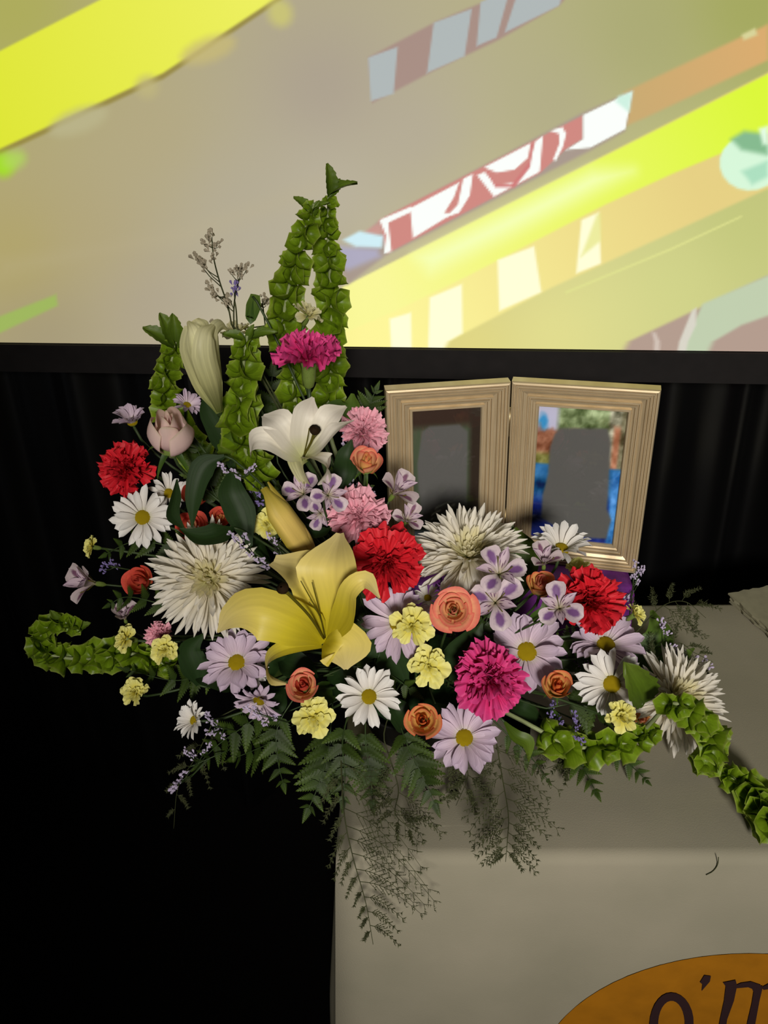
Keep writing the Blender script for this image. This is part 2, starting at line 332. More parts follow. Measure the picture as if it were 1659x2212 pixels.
# top strip of grey and dull red blocks
paint(Z((165, 215), (420, 80), (760, -60), (1000, -120), (880, 20), (650, 150), (400, 270), (180, 385)), (166, 140, 130), 5)
for q in (((165, 215), (275, 175), (260, 350), (175, 378)), ((410, 85), (552, 33), (525, 210), (385, 272)), ((585, 8), (695, -40), (645, 140), (570, 172)), ((715, -2), (900, -60), (880, 20), (675, 122))):
    paint(Z(*q), (174, 182, 182), 3)
# the great yellow diagonal
paint(Z((60, 1082), (1659, 272), (2500, -150), (2500, 420), (1659, 705), (850, 1075), (380, 1320), (-100, 1320)), (252, 244, 150), 5, (228, 206, 128), ((850, 700), (1500, 400)))
paint(Z((70, 1074), (1659, 276), (2500, -140), (2500, 120), (1659, 500), (1300, 650), (1050, 765), (520, 1040), (250, 1170), (-60, 1300)), (248, 246, 150), 4, (218, 246, 50), ((850, 660), (1640, 240)))
paint(Z((350, 960), (1000, 640), (1150, 640), (700, 870), (400, 1010)), (244, 255, 190), 34, op=.9)
paint(Z((1120, 345), (1640, 100), (1659, 90), (1659, 225), (1200, 440), (1130, 470)), (200, 168, 110), 6, (216, 170, 108), ((1360, 210), (1640, 90)))
paint(Z((1560, 130), (1610, 105), (1620, 130), (1570, 150)), (214, 210, 150), 5)
for q in (((648, 972), (785, 920), (812, 1092), (655, 1162)), ((395, 1112), (515, 1062), (518, 1245), (388, 1320)), ((245, 1192), (325, 1168), (328, 1320), (252, 1320)), ((962, 822), (1028, 793), (1035, 985), (942, 1022))):
    paint(Z(*q), (255, 253, 214), 4)
paint(Z((1020, 800), (1034, 800), (1034, 900), (960, 960)), (226, 226, 130), 6, op=.7)
paint([(1620 + 66*math.cos(a), 352 + 60*math.sin(a)) for a in np.linspace(0, 2*PI, 20)[:-1]], (214, 246, 216), 4)
paint(Z((1520, 520), (1570, 490), (1659, 500), (1659, 580), (1610, 570), (1560, 560)), (130, 184, 140), 9); paint(Z((1625, 480), (1659, 470), (1659, 540), (1640, 540)), (226, 250, 224), 7); paint(Z((1560, 640), (1659, 600), (1659, 660), (1600, 690)), (170, 222, 190), 8)
paint(Z((900, 1090), (1300, 925), (1560, 805), (1561, 812), (1300, 934), (905, 1098)), (222, 224, 140), 2.5, op=.8)
# lower right corner
paint(Z((1090, 1320), (1110, 1290), (1659, 1030), (2400, 700), (2400, 1320)), (176, 152, 138), 5)
paint(Z((1415, 1135), (1659, 1030), (2300, 760), (2300, 900), (1659, 1180), (1560, 1215), (1380, 1320), (1330, 1320)), (190, 204, 172), 5)
paint(Z((1375, 1160), (1392, 1150), (1390, 1215), (1340, 1320), (1310, 1320)), (214, 210, 196), 4); paint(Z((1225, 1240), (1240, 1245), (1275, 1320), (1245, 1320)), (206, 190, 178), 4)
# red and white lettering strip
paint(Z((200, 830), (960, 425), (1150, 340), (1150, 360), (1125, 490), (1000, 560), (230, 955), (90, 1062), (60, 1000)), (166, 150, 138), 6)
paint(Z((60, 920), (200, 930), (210, 960), (90, 1010), (40, 980)), (172, 168, 190), 10)
paint(Z((205, 822), (965, 432), (965, 520), (900, 560), (810, 645), (640, 735), (235, 948)), (206, 134, 126), 3)
paint(Z((150, 868), (205, 830), (222, 870), (200, 880)), (200, 150, 140), 6)
Wt = (250, 255, 250)
for q in (((207, 822), (325, 772), (330, 790), (240, 832), (252, 940), (224, 948), (232, 880)), ((322, 778), (505, 682), (485, 738), (450, 795), (482, 798), (332, 890)),
          ((520, 668), (556, 650), (545, 730), (505, 795), (455, 812), (500, 765)), ((598, 625), (772, 535), (762, 590), (712, 634), (645, 645)),
          ((572, 655), (600, 642), (640, 692), (715, 682), (768, 615), (790, 528), (818, 508), (806, 642), (635, 735)), ((845, 488), (890, 475), (905, 500), (892, 550), (866, 602), (856, 596), (880, 535), (878, 500)),
          ((968, 430), (1152, 342), (1126, 482), (995, 552), (905, 560), (968, 520))):
    paint(Z(*q), Wt, 2.5)
paint(Z((1100, 360), (1152, 342), (1140, 420), (1090, 380)), (206, 240, 224), 6)
paint(Z((608, 640), (640, 688), (700, 690), (770, 600), (772, 540), (780, 540), (770, 625), (712, 700), (640, 700)), (206, 120, 118), 3)
paint(Z((70, 897), (132, 864), (222, 882), (216, 926), (120, 922)), (206, 236, 244), 5)
SP = np.zeros(U.shape + (3,))
for j in range(U.shape[0]):
    for i in range(U.shape[1]):
        SP[j, i] = on_screen(U[j, i], V[j, i])
SP[-1, :, 2] = SB + .001
m, nt, out = newmat('projected_picture'); a_ = nd(nt, 'ShaderNodeAttribute'); a_.attribute_name = 'print'
e = nd(nt, 'ShaderNodeEmission'); e.inputs[1].default_value = 1.0; nt.links.new(a_.outputs['Color'], e.inputs[0])
d_ = nd(nt, 'ShaderNodeBsdfDiffuse'); d_.inputs[0].default_value = (.03, .03, .03, 1); ad = nd(nt, 'ShaderNodeAddShader')
nt.links.new(e.outputs[0], ad.inputs[0]); nt.links.new(d_.outputs[0], ad.inputs[1]); nt.links.new(ad.outputs[0], out.inputs[0])
sbase = (sA + sB)/2
scr = thing('projection_screen', (sbase.x, sbase.y, SB), 'large white projection screen with yellow diagonal bands and a black lower border', 'projection screen')
link('screen_surface', colour_grid('screen_surface', SP - np.array(sbase[:2] + (SB,)), IMG, m), scr)
dxs = [(Vector(SP[-1, k]) - sbase).dot(sx) for k in (0, -1)]; ztop = min(SP[0, 0, 2], SP[0, -1, 2]) - SB
def bar(name, x0, x1, z0, z1):
    v, f = box(x0, x1, -.008, .03, z0, z1); v = [sx*a + sn*b_ + Vector((0, 0, c)) for a, b_, c in v]
    return link(name, mesh(name, v, f, None, M['border'], False), scr)
M['border'] = plain('black_screen_border', (20, 17, 17), .7, .2, 40, .2)
bar('screen_border', dxs[0] - .05, dxs[1] + .05, -.0445, 0)
v, f = box(dxs[0] - .05, dxs[1] + .05, .002, .03, 0, ztop + .3); link('screen_backing', mesh('screen_backing', [sx*a + sn*b_ + Vector((0, 0, c)) for a, b_, c in v], f, None, M['border'], False), scr)

# ------------------------------------------------------------------ table and tablecloth
tA = atz(733, 1845, TZ); tB = atz(1659, 1845, TZ); tx = (tB - tA).normalized(); ty = Vector((-tx.y, tx.x, 0))
tdep = (atz(1480, 1305, TZ) - tA).dot(ty); twid = 1.22
TW = lambda x, y, z: tA + tx*x + ty*y + Vector((0, 0, z - TZ))
m, nt, out = newmat('off_white_cloth'); L = nt.links; b = nd(nt, 'ShaderNodeBsdfPrincipled'); b.inputs['Roughness'].default_value = .9; b.inputs['Specular IOR Level'].default_value = .08
tc = nd(nt, 'ShaderNodeTexCoord'); n1 = nd(nt, 'ShaderNodeTexNoise'); n1.inputs['Scale'].default_value = 6; n1.inputs['Detail'].default_value = 6; L.new(tc.outputs['Object'], n1.inputs['Vector'])
rp = nd(nt, 'ShaderNodeValToRGB'); rp.color_ramp.elements[0].color = lin((134, 130, 113)) + (1,); rp.color_ramp.elements[1].color = lin((147, 141, 124)) + (1,); rp.color_ramp.elements[0].position = .3; rp.color_ramp.elements[1].position = .7
L.new(n1.outputs['Fac'], rp.inputs[0]); L.new(rp.outputs[0], b.inputs['Base Color'])
n2 = nd(nt, 'ShaderNodeTexNoise'); n2.inputs['Scale'].default_value = 700; L.new(tc.outputs['Object'], n2.inputs['Vector']); bp = nd(nt, 'ShaderNodeBump'); bp.inputs['Strength'].default_value = .25; bp.inputs['Distance'].default_value = .0008
L.new(n2.outputs['Fac'], bp.inputs['Height']); L.new(bp.outputs[0], b.inputs['Normal']); L.new(b.outputs[0], out.inputs[0]); M['cloth'] = m
# cloth: rings going from top centre outwards, over the edge and down
def hang(s, drop):   # outward push of the hanging cloth
    return .004 + .05*drop + (.010*math.sin(s*17) + .006*math.sin(s*41 + 1))*min(1, drop/.35)
def front_y(x, z):    # cloth front surface, y in table coordinates
    return -hang(x, TZ - z)
per = []
def rect_ring(off):
    """points round the table rectangle pushed out by off(s)"""
    pts = []
    for side, (x0, y0, x1, y1, nx2, ny2, n) in enumerate(((0, 0, twid, 0, 0, -1, 60), (twid, 0, twid, tdep, 1, 0, 24), (twid, tdep, 0, tdep, 0, 1, 60), (0, tdep, 0, 0, -1, 0, 24))):
        for k in range(n):
            t = k/n; x = x0 + (x1-x0)*t; y = y0 + (y1-y0)*t; s = x if side in (0, 2) else 3 + y; pts.append((x, y, nx2, ny2, s, t, side))
    return pts
base = rect_ring(None); Np = len(base); vs_ = []; R0 = .012
def ring(z, offf, inset=0):
    for i, (x, y, nx2, ny2, s, t, side) in enumerate(base):
        px, py, pn = base[i-1][0], base[i-1][1], base[i-1][2:4]
        o_ = offf(s)
        if t == 0: nx3, ny3 = nx2 + pn[0], ny2 + pn[1]; o_ = offf(0)*.8 if side == 0 else o_*.8
        else: nx3, ny3 = nx2, ny2
        vs_.append(TW(x + nx3*(o_ - inset), y + ny3*(o_ - inset), z))
for ins in (tdep*.498, tdep*.25, .06): ring(TZ + .0005*math.sin(ins*60), lambda s: 0, ins)
for k in range(5):
    a = k/4*PI/2; ring(TZ - R0*(1 - math.cos(a)), lambda s: R0*math.sin(a) - R0 + .004)
for k in range(1, 23):
    dz = R0 + (TZ - .03 - R0)*k/22; ring(TZ - dz, lambda s, d=dz: hang(s, d))
nr = len(vs_)//Np
fs = [(j*Np+i, (j+1)*Np+i, (j+1)*Np+(i+1) % Np, j*Np+(i+1) % Np) for j in range(nr-1) for i in range(Np)] + [tuple(range(Np))]
cloth = link('tablecloth', mesh('tablecloth', [v - tA for v in vs_], [f[::-1] for f in fs], None, M['cloth'])); cloth.location = tA
sol = cloth.modifiers.new('thickness', 'SOLIDIFY'); sol.thickness = .0012; sol.offset = -1
tag(cloth, 'beige-white tablecloth with an orange lettered emblem, hanging to the floor', 'tablecloth')
# emblem and lettering printed on the hanging front
def to_front(u, v, lift):
    d = ray(u, v); y = 0
    for _ in range(8):
        k = ((tA - CAM).dot(ty) + y)/d.dot(ty); p = CAM + d*k; x = (p - tA).dot(tx); y = front_y(x, p.z) - lift
    return p
def flat_print(name, poly, mat, lift, parent, holes=None):
    vs2 = [to_front(u, v, lift) - tA for u, v in poly]
    if holes is None: f2 = [tuple(range(len(poly)))[::-1]]
    else:
        vs2 += [to_front(u, v, lift) - tA for u, v in holes]; n = len(poly); f2 = [(i, n+i, n+(i+1) % n, (i+1) % n) for i in range(n)]
    o = link(name, mesh(name, vs2, f2, None, mat, False), parent); return o
el_c = []; 
cx_, cy_, ra, rb = 1620, 2330, 460, 270
vs2 = []; f2 = []; NR, NA = 10, 72
for j in range(NR + 1):
    for k in range(NA):
        a = 2*PI*k/NA; r = max(.001, j/NR); vs2.append(to_front(cx_ + ra*r*math.cos(a), cy_ - rb*r*math.sin(a), .0022) - tA)
f2 = [(j*NA+k, (j+1)*NA+k, (j+1)*NA+(k+1) % NA, j*NA+(k+1) % NA) for j in range(NR) for k in range(NA)]
M['amber'] = plain('amber_print', (146, 94, 14), .85, .1, 30, .12); M['ink'] = plain('dark_ink', (44, 28, 30), .85, .1)
emb = link('emblem', mesh('emblem', vs2, f2, None, M['amber'])); emb.parent = cloth; emb['label'] = 'amber oval emblem with dark old-style letters'
ZL = lambda *pts: [(1150 + x/3.26, 1800 + y/3.26) for x, y in pts]
no = 28; outr = [(980 + 156*math.cos(a)*(1 + .03*math.sin(2*a)), 1345 - 222*math.sin(a)) for a in [2*PI*k/no for k in range(no)]]
inr = [(980 + 94*math.cos(a), 1345 - 165*math.sin(a)) for a in [2*PI*k/no + .1 for k in range(no)]]
flat_print('letter', ZL(*outr), M['ink'], .0036, emb, ZL(*inr))
flat_print('letter', ZL((1212, 1000), (1258, 1006), (1250, 1045), (1192, 1112), (1198, 1065), (1180, 1050)), M['ink'], .0036, emb)
mp_ = [[(1342, 1052), (1432, 1034), (1442, 1075), (1420, 1180), (1372, 1312), (1356, 1420), (1300, 1420), (1322, 1310), (1350, 1180), (1362, 1080)],
       [(1432, 1072), (1470, 1055), (1540, 1045), (1612, 1070), (1580, 1110), (1520, 1085), (1438, 1092)], [(1545, 1085), (1625, 1075), (1600, 1180), (1570, 1343), (1560, 1420), (1500, 1420), (1515, 1330), (1545, 1200), (1558, 1120)],
       [(1622, 1082), (1680, 1052), (1760, 1050), (1810, 1080), (1780, 1115), (1720, 1090), (1626, 1104)], [(1745, 1090), (1820, 1078), (1800, 1200), (1765, 1420), (1705, 1420), (1740, 1200)]]
vsm = []; fsm = []
for q in mp_:
    k = len(vsm); vsm += [to_front(u, v, .0036) - tA for u, v in ZL(*q)]; fsm.append(tuple(range(k, k + len(q)))[::-1])
link('letter', mesh('letter', vsm, fsm, None, M['ink'], False), emb)
# the table underneath
tb = thing('folding_table', TW(twid/2, tdep/2, 0), 'table hidden under the beige-white cloth', 'table'); M['wood'] = plain('table_board', (120, 96, 70), .6, .2, 20, .2)
O_ = TW(twid/2, tdep/2, 0)
def tpart(name, x0, x1, y0, y1, z0, z1):
    v, f = box(x0, x1, y0, y1, z0, z1); link(name, mesh(name, [TW(a, b_, c) - O_ for a, b_, c in v], f, None, M['wood'], False), tb)
tpart('tabletop', .003, twid - .003, .003, tdep - .003, TZ - .028, TZ - .002)
for a in (.05, twid - .08):
    for c in (.04, tdep - .07): tpart('leg', a, a + .03, c, c + .03, 0, TZ - .027)

# ------------------------------------------------------------------ purple riser, double photo frame
ZT, ZB_ = 1.11, .861
fl_, fh1, fh2, fr_ = atz(830, 835, ZT), atz(1099, 818, ZT), atz(1108, 816, ZT), atz(1428, 835, ZT)
rv = []; rc = (fl_ + fr_)/2; rax = (fr_ - fl_); rax.z = 0; rlen = rax.length; rax.normalize(); ray_ = Vector((-rax.y, rax.x, 0))
rx0, rx1, ry0, ry1 = -.03, rlen - .008, -.045, .055
def rnoise(p, a): return Vector((noise.noise(p*22), noise.noise(p*22 + Vector((7, 3, 1))), noise.noise(p*22 + Vector((1, 9, 4)))))*a
vs_ = []; n1_, n2_ = 14, 8; uvp = []
prf = [(0, 1, .0)] ; per_ = []
for k in range(44):
    t = k/44*4; s = int(t); g = t - s
    per_.append(((rx0 + (rx1-rx0)*g, ry0), (rx1, ry0 + (ry1-ry0)*g), (rx1 - (rx1-rx0)*g, ry1), (rx0, ry1 - (ry1-ry0)*g))[s])
hR = ZB_ - TZ
rcx, rcy = (rx0+rx1)/2, (ry0+ry1)/2
levels = [(.0, .02), (.15, .012), (.4, .004), (.7, 0), (.9, 0), (.98, -.003), (1.0, -.010)]
for (h, o_) in levels:
    for (x, y) in per_:
        dx, dy = x - rcx, y - rcy; L_ = math.hypot(dx, dy); p = fl_ + rax*(x + dx/L_*o_) + ray_*(y + dy/L_*o_); p.z = TZ + .0005 + hR*h
        q = rnoise(p, .006 if .02 < h < .95 else 0); p2 = p + q; vs_.append(p2)
n = 44; fs = [(j*n+i, j*n+(i+1) % n, (j+1)*n+(i+1) % n, (j+1)*n+i) for j in range(len(levels)-1) for i in range(n)] + [tuple((len(levels)-1)*n + i for i in range(n))]
rb_ = fl_ + rax*rcx + ray_*rcy; rb_.z = TZ
ri = link('purple_riser', mesh('purple_riser', [v - rb_ for v in vs_], fs, None, plain('purple_fabric', (96, 34, 112), .6, .3, 60, .25, .5))); ri.location = rb_
tag(ri, 'purple fabric-wrapped riser holding up the hinged photo frame', 'riser')

M['gold'] = None
m, nt, out = newmat('champagne_wood_frame'); L = nt.links; b = nd(nt, 'ShaderNodeBsdfPrincipled'); b.inputs['Roughness'].default_value = .38; b.inputs['Metallic'].default_value = .45
tc = nd(nt, 'ShaderNodeTexCoord'); mp = nd(nt, 'ShaderNodeMapping'); mp.inputs['Scale'].default_value = (30, 2200, 900); L.new(tc.outputs['UV'], mp.inputs[0])
n1 = nd(nt, 'ShaderNodeTexNoise'); n1.inputs['Scale'].default_value = 1; L.new(mp.outputs[0], n1.inputs['Vector']); rp = nd(nt, 'ShaderNodeValToRGB')
rp.color_ramp.elements[0].color = lin((180, 160, 126)) + (1,); rp.color_ramp.elements[1].color = lin((198, 180, 148)) + (1,); rp.color_ramp.elements[0].position = .35; rp.color_ramp.elements[1].position = .65
L.new(n1.outputs['Fac'], rp.inputs[0]); L.new(rp.outputs[0], b.inputs['Base Color']); L.new(b.outputs[0], out.inputs[0]); M['gold'] = m
m, nt, out = newmat('frame_glass'); L = nt.links; tr = nd(nt, 'ShaderNodeBsdfTransparent'); gl = nd(nt, 'ShaderNodeBsdfGlossy'); gl.inputs['Roughness'].default_value = .02; fz = nd(nt, 'ShaderNodeFresnel'); fz.inputs[0].default_value = 1.45
mx = nd(nt, 'ShaderNodeMixShader'); L.new(fz.outputs[0], mx.inputs[0]); L.new(tr.outputs[0], mx.inputs[1]); L.new(gl.outputs[0], mx.inputs[2]); L.new(mx.outputs[0], out.inputs[0]); M['glass'] = m
m, nt, out = newmat('photo_paper'); L = nt.links; a_ = nd(nt, 'ShaderNodeAttribute'); a_.attribute_name = 'print'; b = nd(nt, 'ShaderNodeBsdfPrincipled'); b.inputs['Roughness'].default_value = .35
L.new(a_.outputs['Color'], b.inputs['Base Color']); L.new(b.outputs[0], out.inputs[0]); M['photo'] = m
hin = (fh1 + fh2)/2; hin.z = ZB_
fr = thing('hinged_photo_frame', hin, 'champagne-gold hinged double photo frame standing behind the flowers', 'photo frame')
RW = .0335   # rail width
PROF = [(0, 0), (0, .0150), (.0010, .0175), (.0030, .0180), (.0036, .0150), (.0046, .0150), (.0054, .0172), (.0066, .0172), (.0072, .0140), (.0082, .0140), (.0090, .0158), (.0102, .0156), (.0108, .0125), (.0118, .0122),
        (.0126, .0136), (.0138, .0132), (.0146, .0102), (.0190, .0082), (.0198, .0112), (.0212, .0112), (.0218, .0080), (.0228, .0080), (.0236, .0104), (.0256, .0100), (.0262, .0072), (.0290, .0062), (.0298, .0090), (.0322, .0090), (RW, .0060), (RW, 0)]
def photo_left(s, t):    # s right, t down in 0..1 of the opening; dark portrait with a plain grey figure
    c = np.zeros(s.shape + (3,)) + np.array([74, 86, 66]); k = np.clip((t - .10)/.06, 0, 1)[..., None]; c = np.array([58, 42, 34])*(1 - k) + c*k
    k = np.clip((s - .80)/.08, 0, 1)[..., None]; c = c*(1-k) + np.array([50, 40, 32])*k
    sd = segdist(s*.66, t, [(.10, .16), (.17, .125), (.45, .125), (.53, .18), (.53, .60), (.54, .88), (.50, .90), (.14, .90), (.10, .84), (.06, .60), (.05, .40)])
    k = np.clip(.5 - sd/.02, 0, 1)[..., None]; c = c*(1-k) + np.array([94, 94, 93])*k
    k = np.clip((t - .90)/.02, 0, 1)[..., None]*np.clip((.52 - s*.66)/.02, 0, 1)[..., None]; c = c*(1-k) + np.array([150, 165, 180])*k; return c
def photo_right(s, t):
    nz = np.array([[noise.fractal(Vector((a*9, b_*11, 0)), 1, 2, 4) for a, b_ in zip(r1, r2)] for r1, r2 in zip(s, t)])
    c = np.zeros(s.shape + (3,)) + np.array([190, 190, 215])
    def put(cond, soft, col, amp=0):
        nonlocal c; k = np.clip(.5 + cond/soft, 0, 1)[..., None]; c = c*(1-k) + (np.array(col) + amp*nz[..., None])*k
    put(s - .24, .06, (120, 138, 96), 90); put(s - .80, .04, (150, 150, 130), 110); put(.05 - np.hypot((s - .08)*1, (t - .13)*.8) + nz*.02, .05, (60, 150, 205))
    put(np.minimum(t - .17 + nz*.04, .62 - s), .05, (140, 90, 66), 60); put(np.minimum(t - .34, .3 - s), .04, (130, 130, 70), 60)
    put(np.minimum(s - .86, t - .12), .04, (176, 120, 92), 50); put(np.minimum(s - .93, .5 - t), .03, (120, 116, 90), 80)
    put(t - .42, .02, (46, 112, 170), 30); put(np.minimum(t - .52, .5 - s), .04, (20, 80, 130), 60); put(t - .68, .12, (18, 40, 130), 30); put(np.minimum(t - .44, s - .9), .03, (60, 130, 200), 60)
    sd = segdist(s*.66, t, [(.14, .20), (.18, .155), (.52, .135), (.55, .22), (.57, .50), (.58, .72), (.62, .80), (.60, .955), (.44, .965), (.20, .90), (.08, .84), (.08, .66), (.11, .5), (.11, .3)])
    k = np.clip(.5 - sd/.02, 0, 1)[..., None]; c = c*(1-k) + np.array([94, 94, 93])*k; return np.clip(c, 3, 255)
def frame_panel(Pl, Pr, photo, name):
    Pl = Pl.copy(); Pr = Pr.copy(); Pl.z = Pr.z = ZB_; W_ = (Pr - Pl).length; H_ = ZT - ZB_; ax = (Pr - Pl).normalized(); nrm = Vector((ax.y, -ax.x, 0))   # to the viewer
    Q = lambda x, z, d: Pl + ax*x + Vector((0, 0, z)) + nrm*d - hin
    v, f = box(.004, W_ - .004, .0, .004, .004, H_ - .004); back = link(name, mesh(name, [Q(a, c, -.004 + b_) for a, b_, c in v], f, None, M['black'], False), fr)
    cor = [(0, 0), (W_, 0), (W_, H_), (0, H_)]; inn = [(1, 1), (-1, 1), (-1, -1), (1, -1)]
    for k in range(4):
        a, b_ = cor[k], cor[(k+1) % 4]; ia, ib = inn[k], inn[(k+1) % 4]; vs3 = []; uv3 = []
        for (s, h) in PROF:
            h = h - .004
            vs3.append(Q(a[0] + ia[0]*s, a[1] + ia[1]*s, h)); vs3.append(Q(b_[0] + ib[0]*s, b_[1] + ib[1]*s, h)); uv3 += [(0, s), (.2, s)]
        n = len(PROF); f3 = [(2*i, 2*i+1, 2*i+3, 2*i+2) for i in range(n-1)] + [(2*n-2, 2*n-1, 1, 0), tuple(2*i for i in range(n)), tuple(2*i+1 for i in range(n))[::-1]]
        o = link('rail', mesh('rail', vs3, f3, uv3, M['gold'], False), back)
    nxp, nyp = 64, 96; xs = np.linspace(RW - .002, W_ - RW + .002, nxp); zs = np.linspace(H_ - RW + .002, RW - .002, nyp); X, Zz = np.meshgrid(xs, zs)
    P = np.zeros(X.shape + (3,))
    for j in range(nyp):
        for i in range(nxp): P[j, i] = Q(X[j, i], Zz[j, i], .0006)
    S_, T_ = np.meshgrid(np.linspace(0, 1, nxp), np.linspace(0, 1, nyp))
    link('photo_print', colour_grid('photo_print', P, photo(S_, T_), M['photo']), back)
    v, f = box(RW - .003, W_ - RW + .003, .002, .0035, RW - .003, H_ - RW + .003); link('glass', mesh('glass', [Q(a, c, b_) for a, b_, c in v], f, None, M['glass'], False), back)
frame_panel(fl_, fh1, photo_left, 'frame_panel'); frame_panel(fh2, fr_, photo_right, 'frame_panel')
for z in (.055, .195):
    v, f = tube([(0, 0, z - .018), (0, 0, z + .018)], .0032, n=10); hg = link('hinge', mesh('hinge', [Vector(p) - Vector((0, .006, 0)) for p in v], f, None, plain('brass', (170, 150, 110), .35, .5, metal=.8)), fr)

# ------------------------------------------------------------------ paper stack on the table
pp = thing('paper_stack', Vector((0, 0, 0)), 'stack of pale deckle-edged papers lying on the tablecloth', 'papers')
pc = atz(1579, 1290, TZ + .012); pp.location = (pc.x, pc.y, TZ)
M['paper'] = plain('pale_paper', (138, 134, 112), .9, .1, 60, .1)
pq = [atz(1577, 1286, TZ + .012), atz(1662, 1362, TZ + .012)]; pe = (pq[1] - pq[0]); pe.z = 0; pl_ = pe.length; pe.normalize(); pf = Vector((-pe.y, pe.x, 0))
if pf.x < 0: pf = -pf
for k in range(5):
    r = random.Random(k); z0 = .001 + k*.0026; ol = []; n = 26; ang = r.uniform(-.03, .03); Le, We = .30, .21; sh_ = r.uniform(-.004, .004)
    for (x0, y0, x1, y1) in ((0, 0, Le, 0), (Le, 0, Le, We), (Le, We, 0, We), (0, We, 0, 0)):
        for i in range(n): t = i/n; ol.append((x0 + (x1-x0)*t + r.uniform(-.0016, .0016) + sh_, y0 + (y1-y0)*t + r.uniform(-.0016, .0016)))
    ol = [pe*x + pf*y for x, y in [(a*math.cos(ang) - b_*math.sin(ang), a*math.sin(ang) + b_*math.cos(ang)) for a, b_ in ol]]; N_ = len(ol)
    off = pq[0] - Vector((pp.location.x, pp.location.y, pq[0].z))
    vs3 = [p + off + Vector((0, 0, z0)) for p in ol] + [p + off + Vector((0, 0, z0 + .0026)) for p in ol]
    link('sheet', mesh('sheet', vs3, [tuple(range(N_))[::-1], tuple(range(N_, 2*N_))] + [(i, (i+1) % N_, N_+(i+1) % N_, N_+i) for i in range(N_)], None, M['paper'], False), pp)

# ================================================================== THE FLOWERS
FO = TW(.085, .20, TZ)           # foot of the bowl on the cloth
FT = FO + Vector((0, 0, .085))   # top of the foam
bw = thing('flower_bowl', FO, 'low dark bowl of wet foam under the flower arrangement', 'bowl')
link('bowl', mesh('bowl', *lathe([(.001, .001), (.060, .001), (.066, .006), (.085, .055), (.088, .058), (.084, .058), (.062, .010), (.001, .008)], 24), M['black']), bw)
link('foam', mesh('foam', *lathe([(.001, .009), (.060, .012), (.070, .050), (.066, .080), (.056, .086), (.001, .087)], 20), M['foam']), bw)
def basis(n, spin=0.):
    n = n.normalized(); x = CR - n*CR.dot(n)
    if x.length < .1: x = CU - n*CU.dot(n)
    x.normalize(); y = n.cross(x); R = Matrix((x, y, n)).transposed(); return R @ Matrix.Rotation(spin, 3, 'Z')
def facing(p, fac): return ((CAM - p).normalized() + CR*fac[0] + CU*fac[1]).normalized()
class Flower:
    """a root Empty where the stem enters the foam, and a head frame that the petals are placed in"""
    def __init__(s, name, u, v, px, fac, label, cat, group=None, dY=0., spin=None, Y=None, stem=True, foam=None):
        s.p = at(u, v, dY, Y); s.S = px*.5*mpp(s.p); s.n = facing(s.p, fac)
        d = s.p - FT; d2 = Vector((d.x, d.y, 0)); d2 = d2/max(d2.length, 1e-6)*min(.05, d2.length)
        s.b = FT + d2 + Vector((0, 0, -.03)) if foam is None else foam
        s.root = thing(name, s.b, label, cat, group)
        R = basis(s.n, rnd.uniform(0, 6.28) if spin is None else spin)
        s.H = Matrix.Translation(s.p - s.b) @ R.to_4x4() @ Matrix.Scale(s.S, 4)
    def part(s, name, me, loc, parent=None):
        o = link(name, me, s.root, s.H @ loc); return o
    def stem(s, r=.0018, back=.3, depth=.0, mat=None):
        a = s.p - s.n*(depth*s.S); d = (a - s.b).length
        c = s.b + Vector((0, 0, .35*d)) + (a - s.b)*.15; P = bez(a, a - s.n*(back*min(d, .25)), c, s.b, 12)
        v, f = tube([q - s.b for q in P], r, n=6); link('stem', mesh('stem', v, f, None, mat or M['green']), s.root)
RZ = lambda a: Matrix.Rotation(a, 4, 'Z')
RY = lambda a: Matrix.Rotation(a, 4, 'Y')
TR = lambda x, y, z: Matrix.Translation((x, y, z))
SC = lambda x, y, z: Matrix.Diagonal((x, y, z, 1))
MESHES = {}
def memo(key, fn):
    if key not in MESHES: MESHES[key] = fn()
    return MESHES[key]

# ---- daisies
def m_disc(): 
    pr = [(.235, -.05), (.25, .0), (.235, .06), (.18, .105), (.10, .125), (.03, .12), (.001, .115)]; return mesh('disc', *lathe(pr, 18), M['disc'])
def m_cup(mat=None): return mesh('calyx', *lathe([(.03, -.34), (.05, -.22), (.16, -.14), (.24, -.05), (.20, .0)], 12), M['calyx'])
def daisy(u, v, px, fac, label, mat='lav', n=19, dY=0., elev=.12, droop=.0, grp=None, wid=.125, rows=2, skip=None, Y=None, name='daisy'):
    f = Flower(name, u, v, px, fac, label, 'flower', grp, dY, Y=Y)
    ms = [memo(('daisy', mat, k, round(wid, 2), droop), lambda k=k: petal('petal', M[mat], wid, strap, 4, 8, .12 + .1*k, -.25 + .12*k - droop, .35, .0, serr=.05, groove=.22, seed=k)) for k in range(3)]
    for row in range(rows):
        for k in range(n):
            if row and k % 2: continue
            a = 2*PI*(k + .5*row)/n + rnd.uniform(-.07, .07)
            if skip and skip(a): continue
            l = rnd.uniform(.68, .90)*(1 - .10*row); e = elev + .16*row + rnd.uniform(-.16, .16)
            f.part('petal', rnd.choice(ms), RZ(a) @ TR(.17, 0, .0) @ RY(-e) @ SC(l, rnd.uniform(.75, 1.15), 1) @ Matrix.Rotation(rnd.uniform(-.45, .45), 4, 'X'))
    f.part('flower_centre', memo('disc', m_disc), TR(0, 0, .0)); f.part('calyx', memo('cup', m_cup), Matrix())
    f.stem(.0016, depth=.30); return f
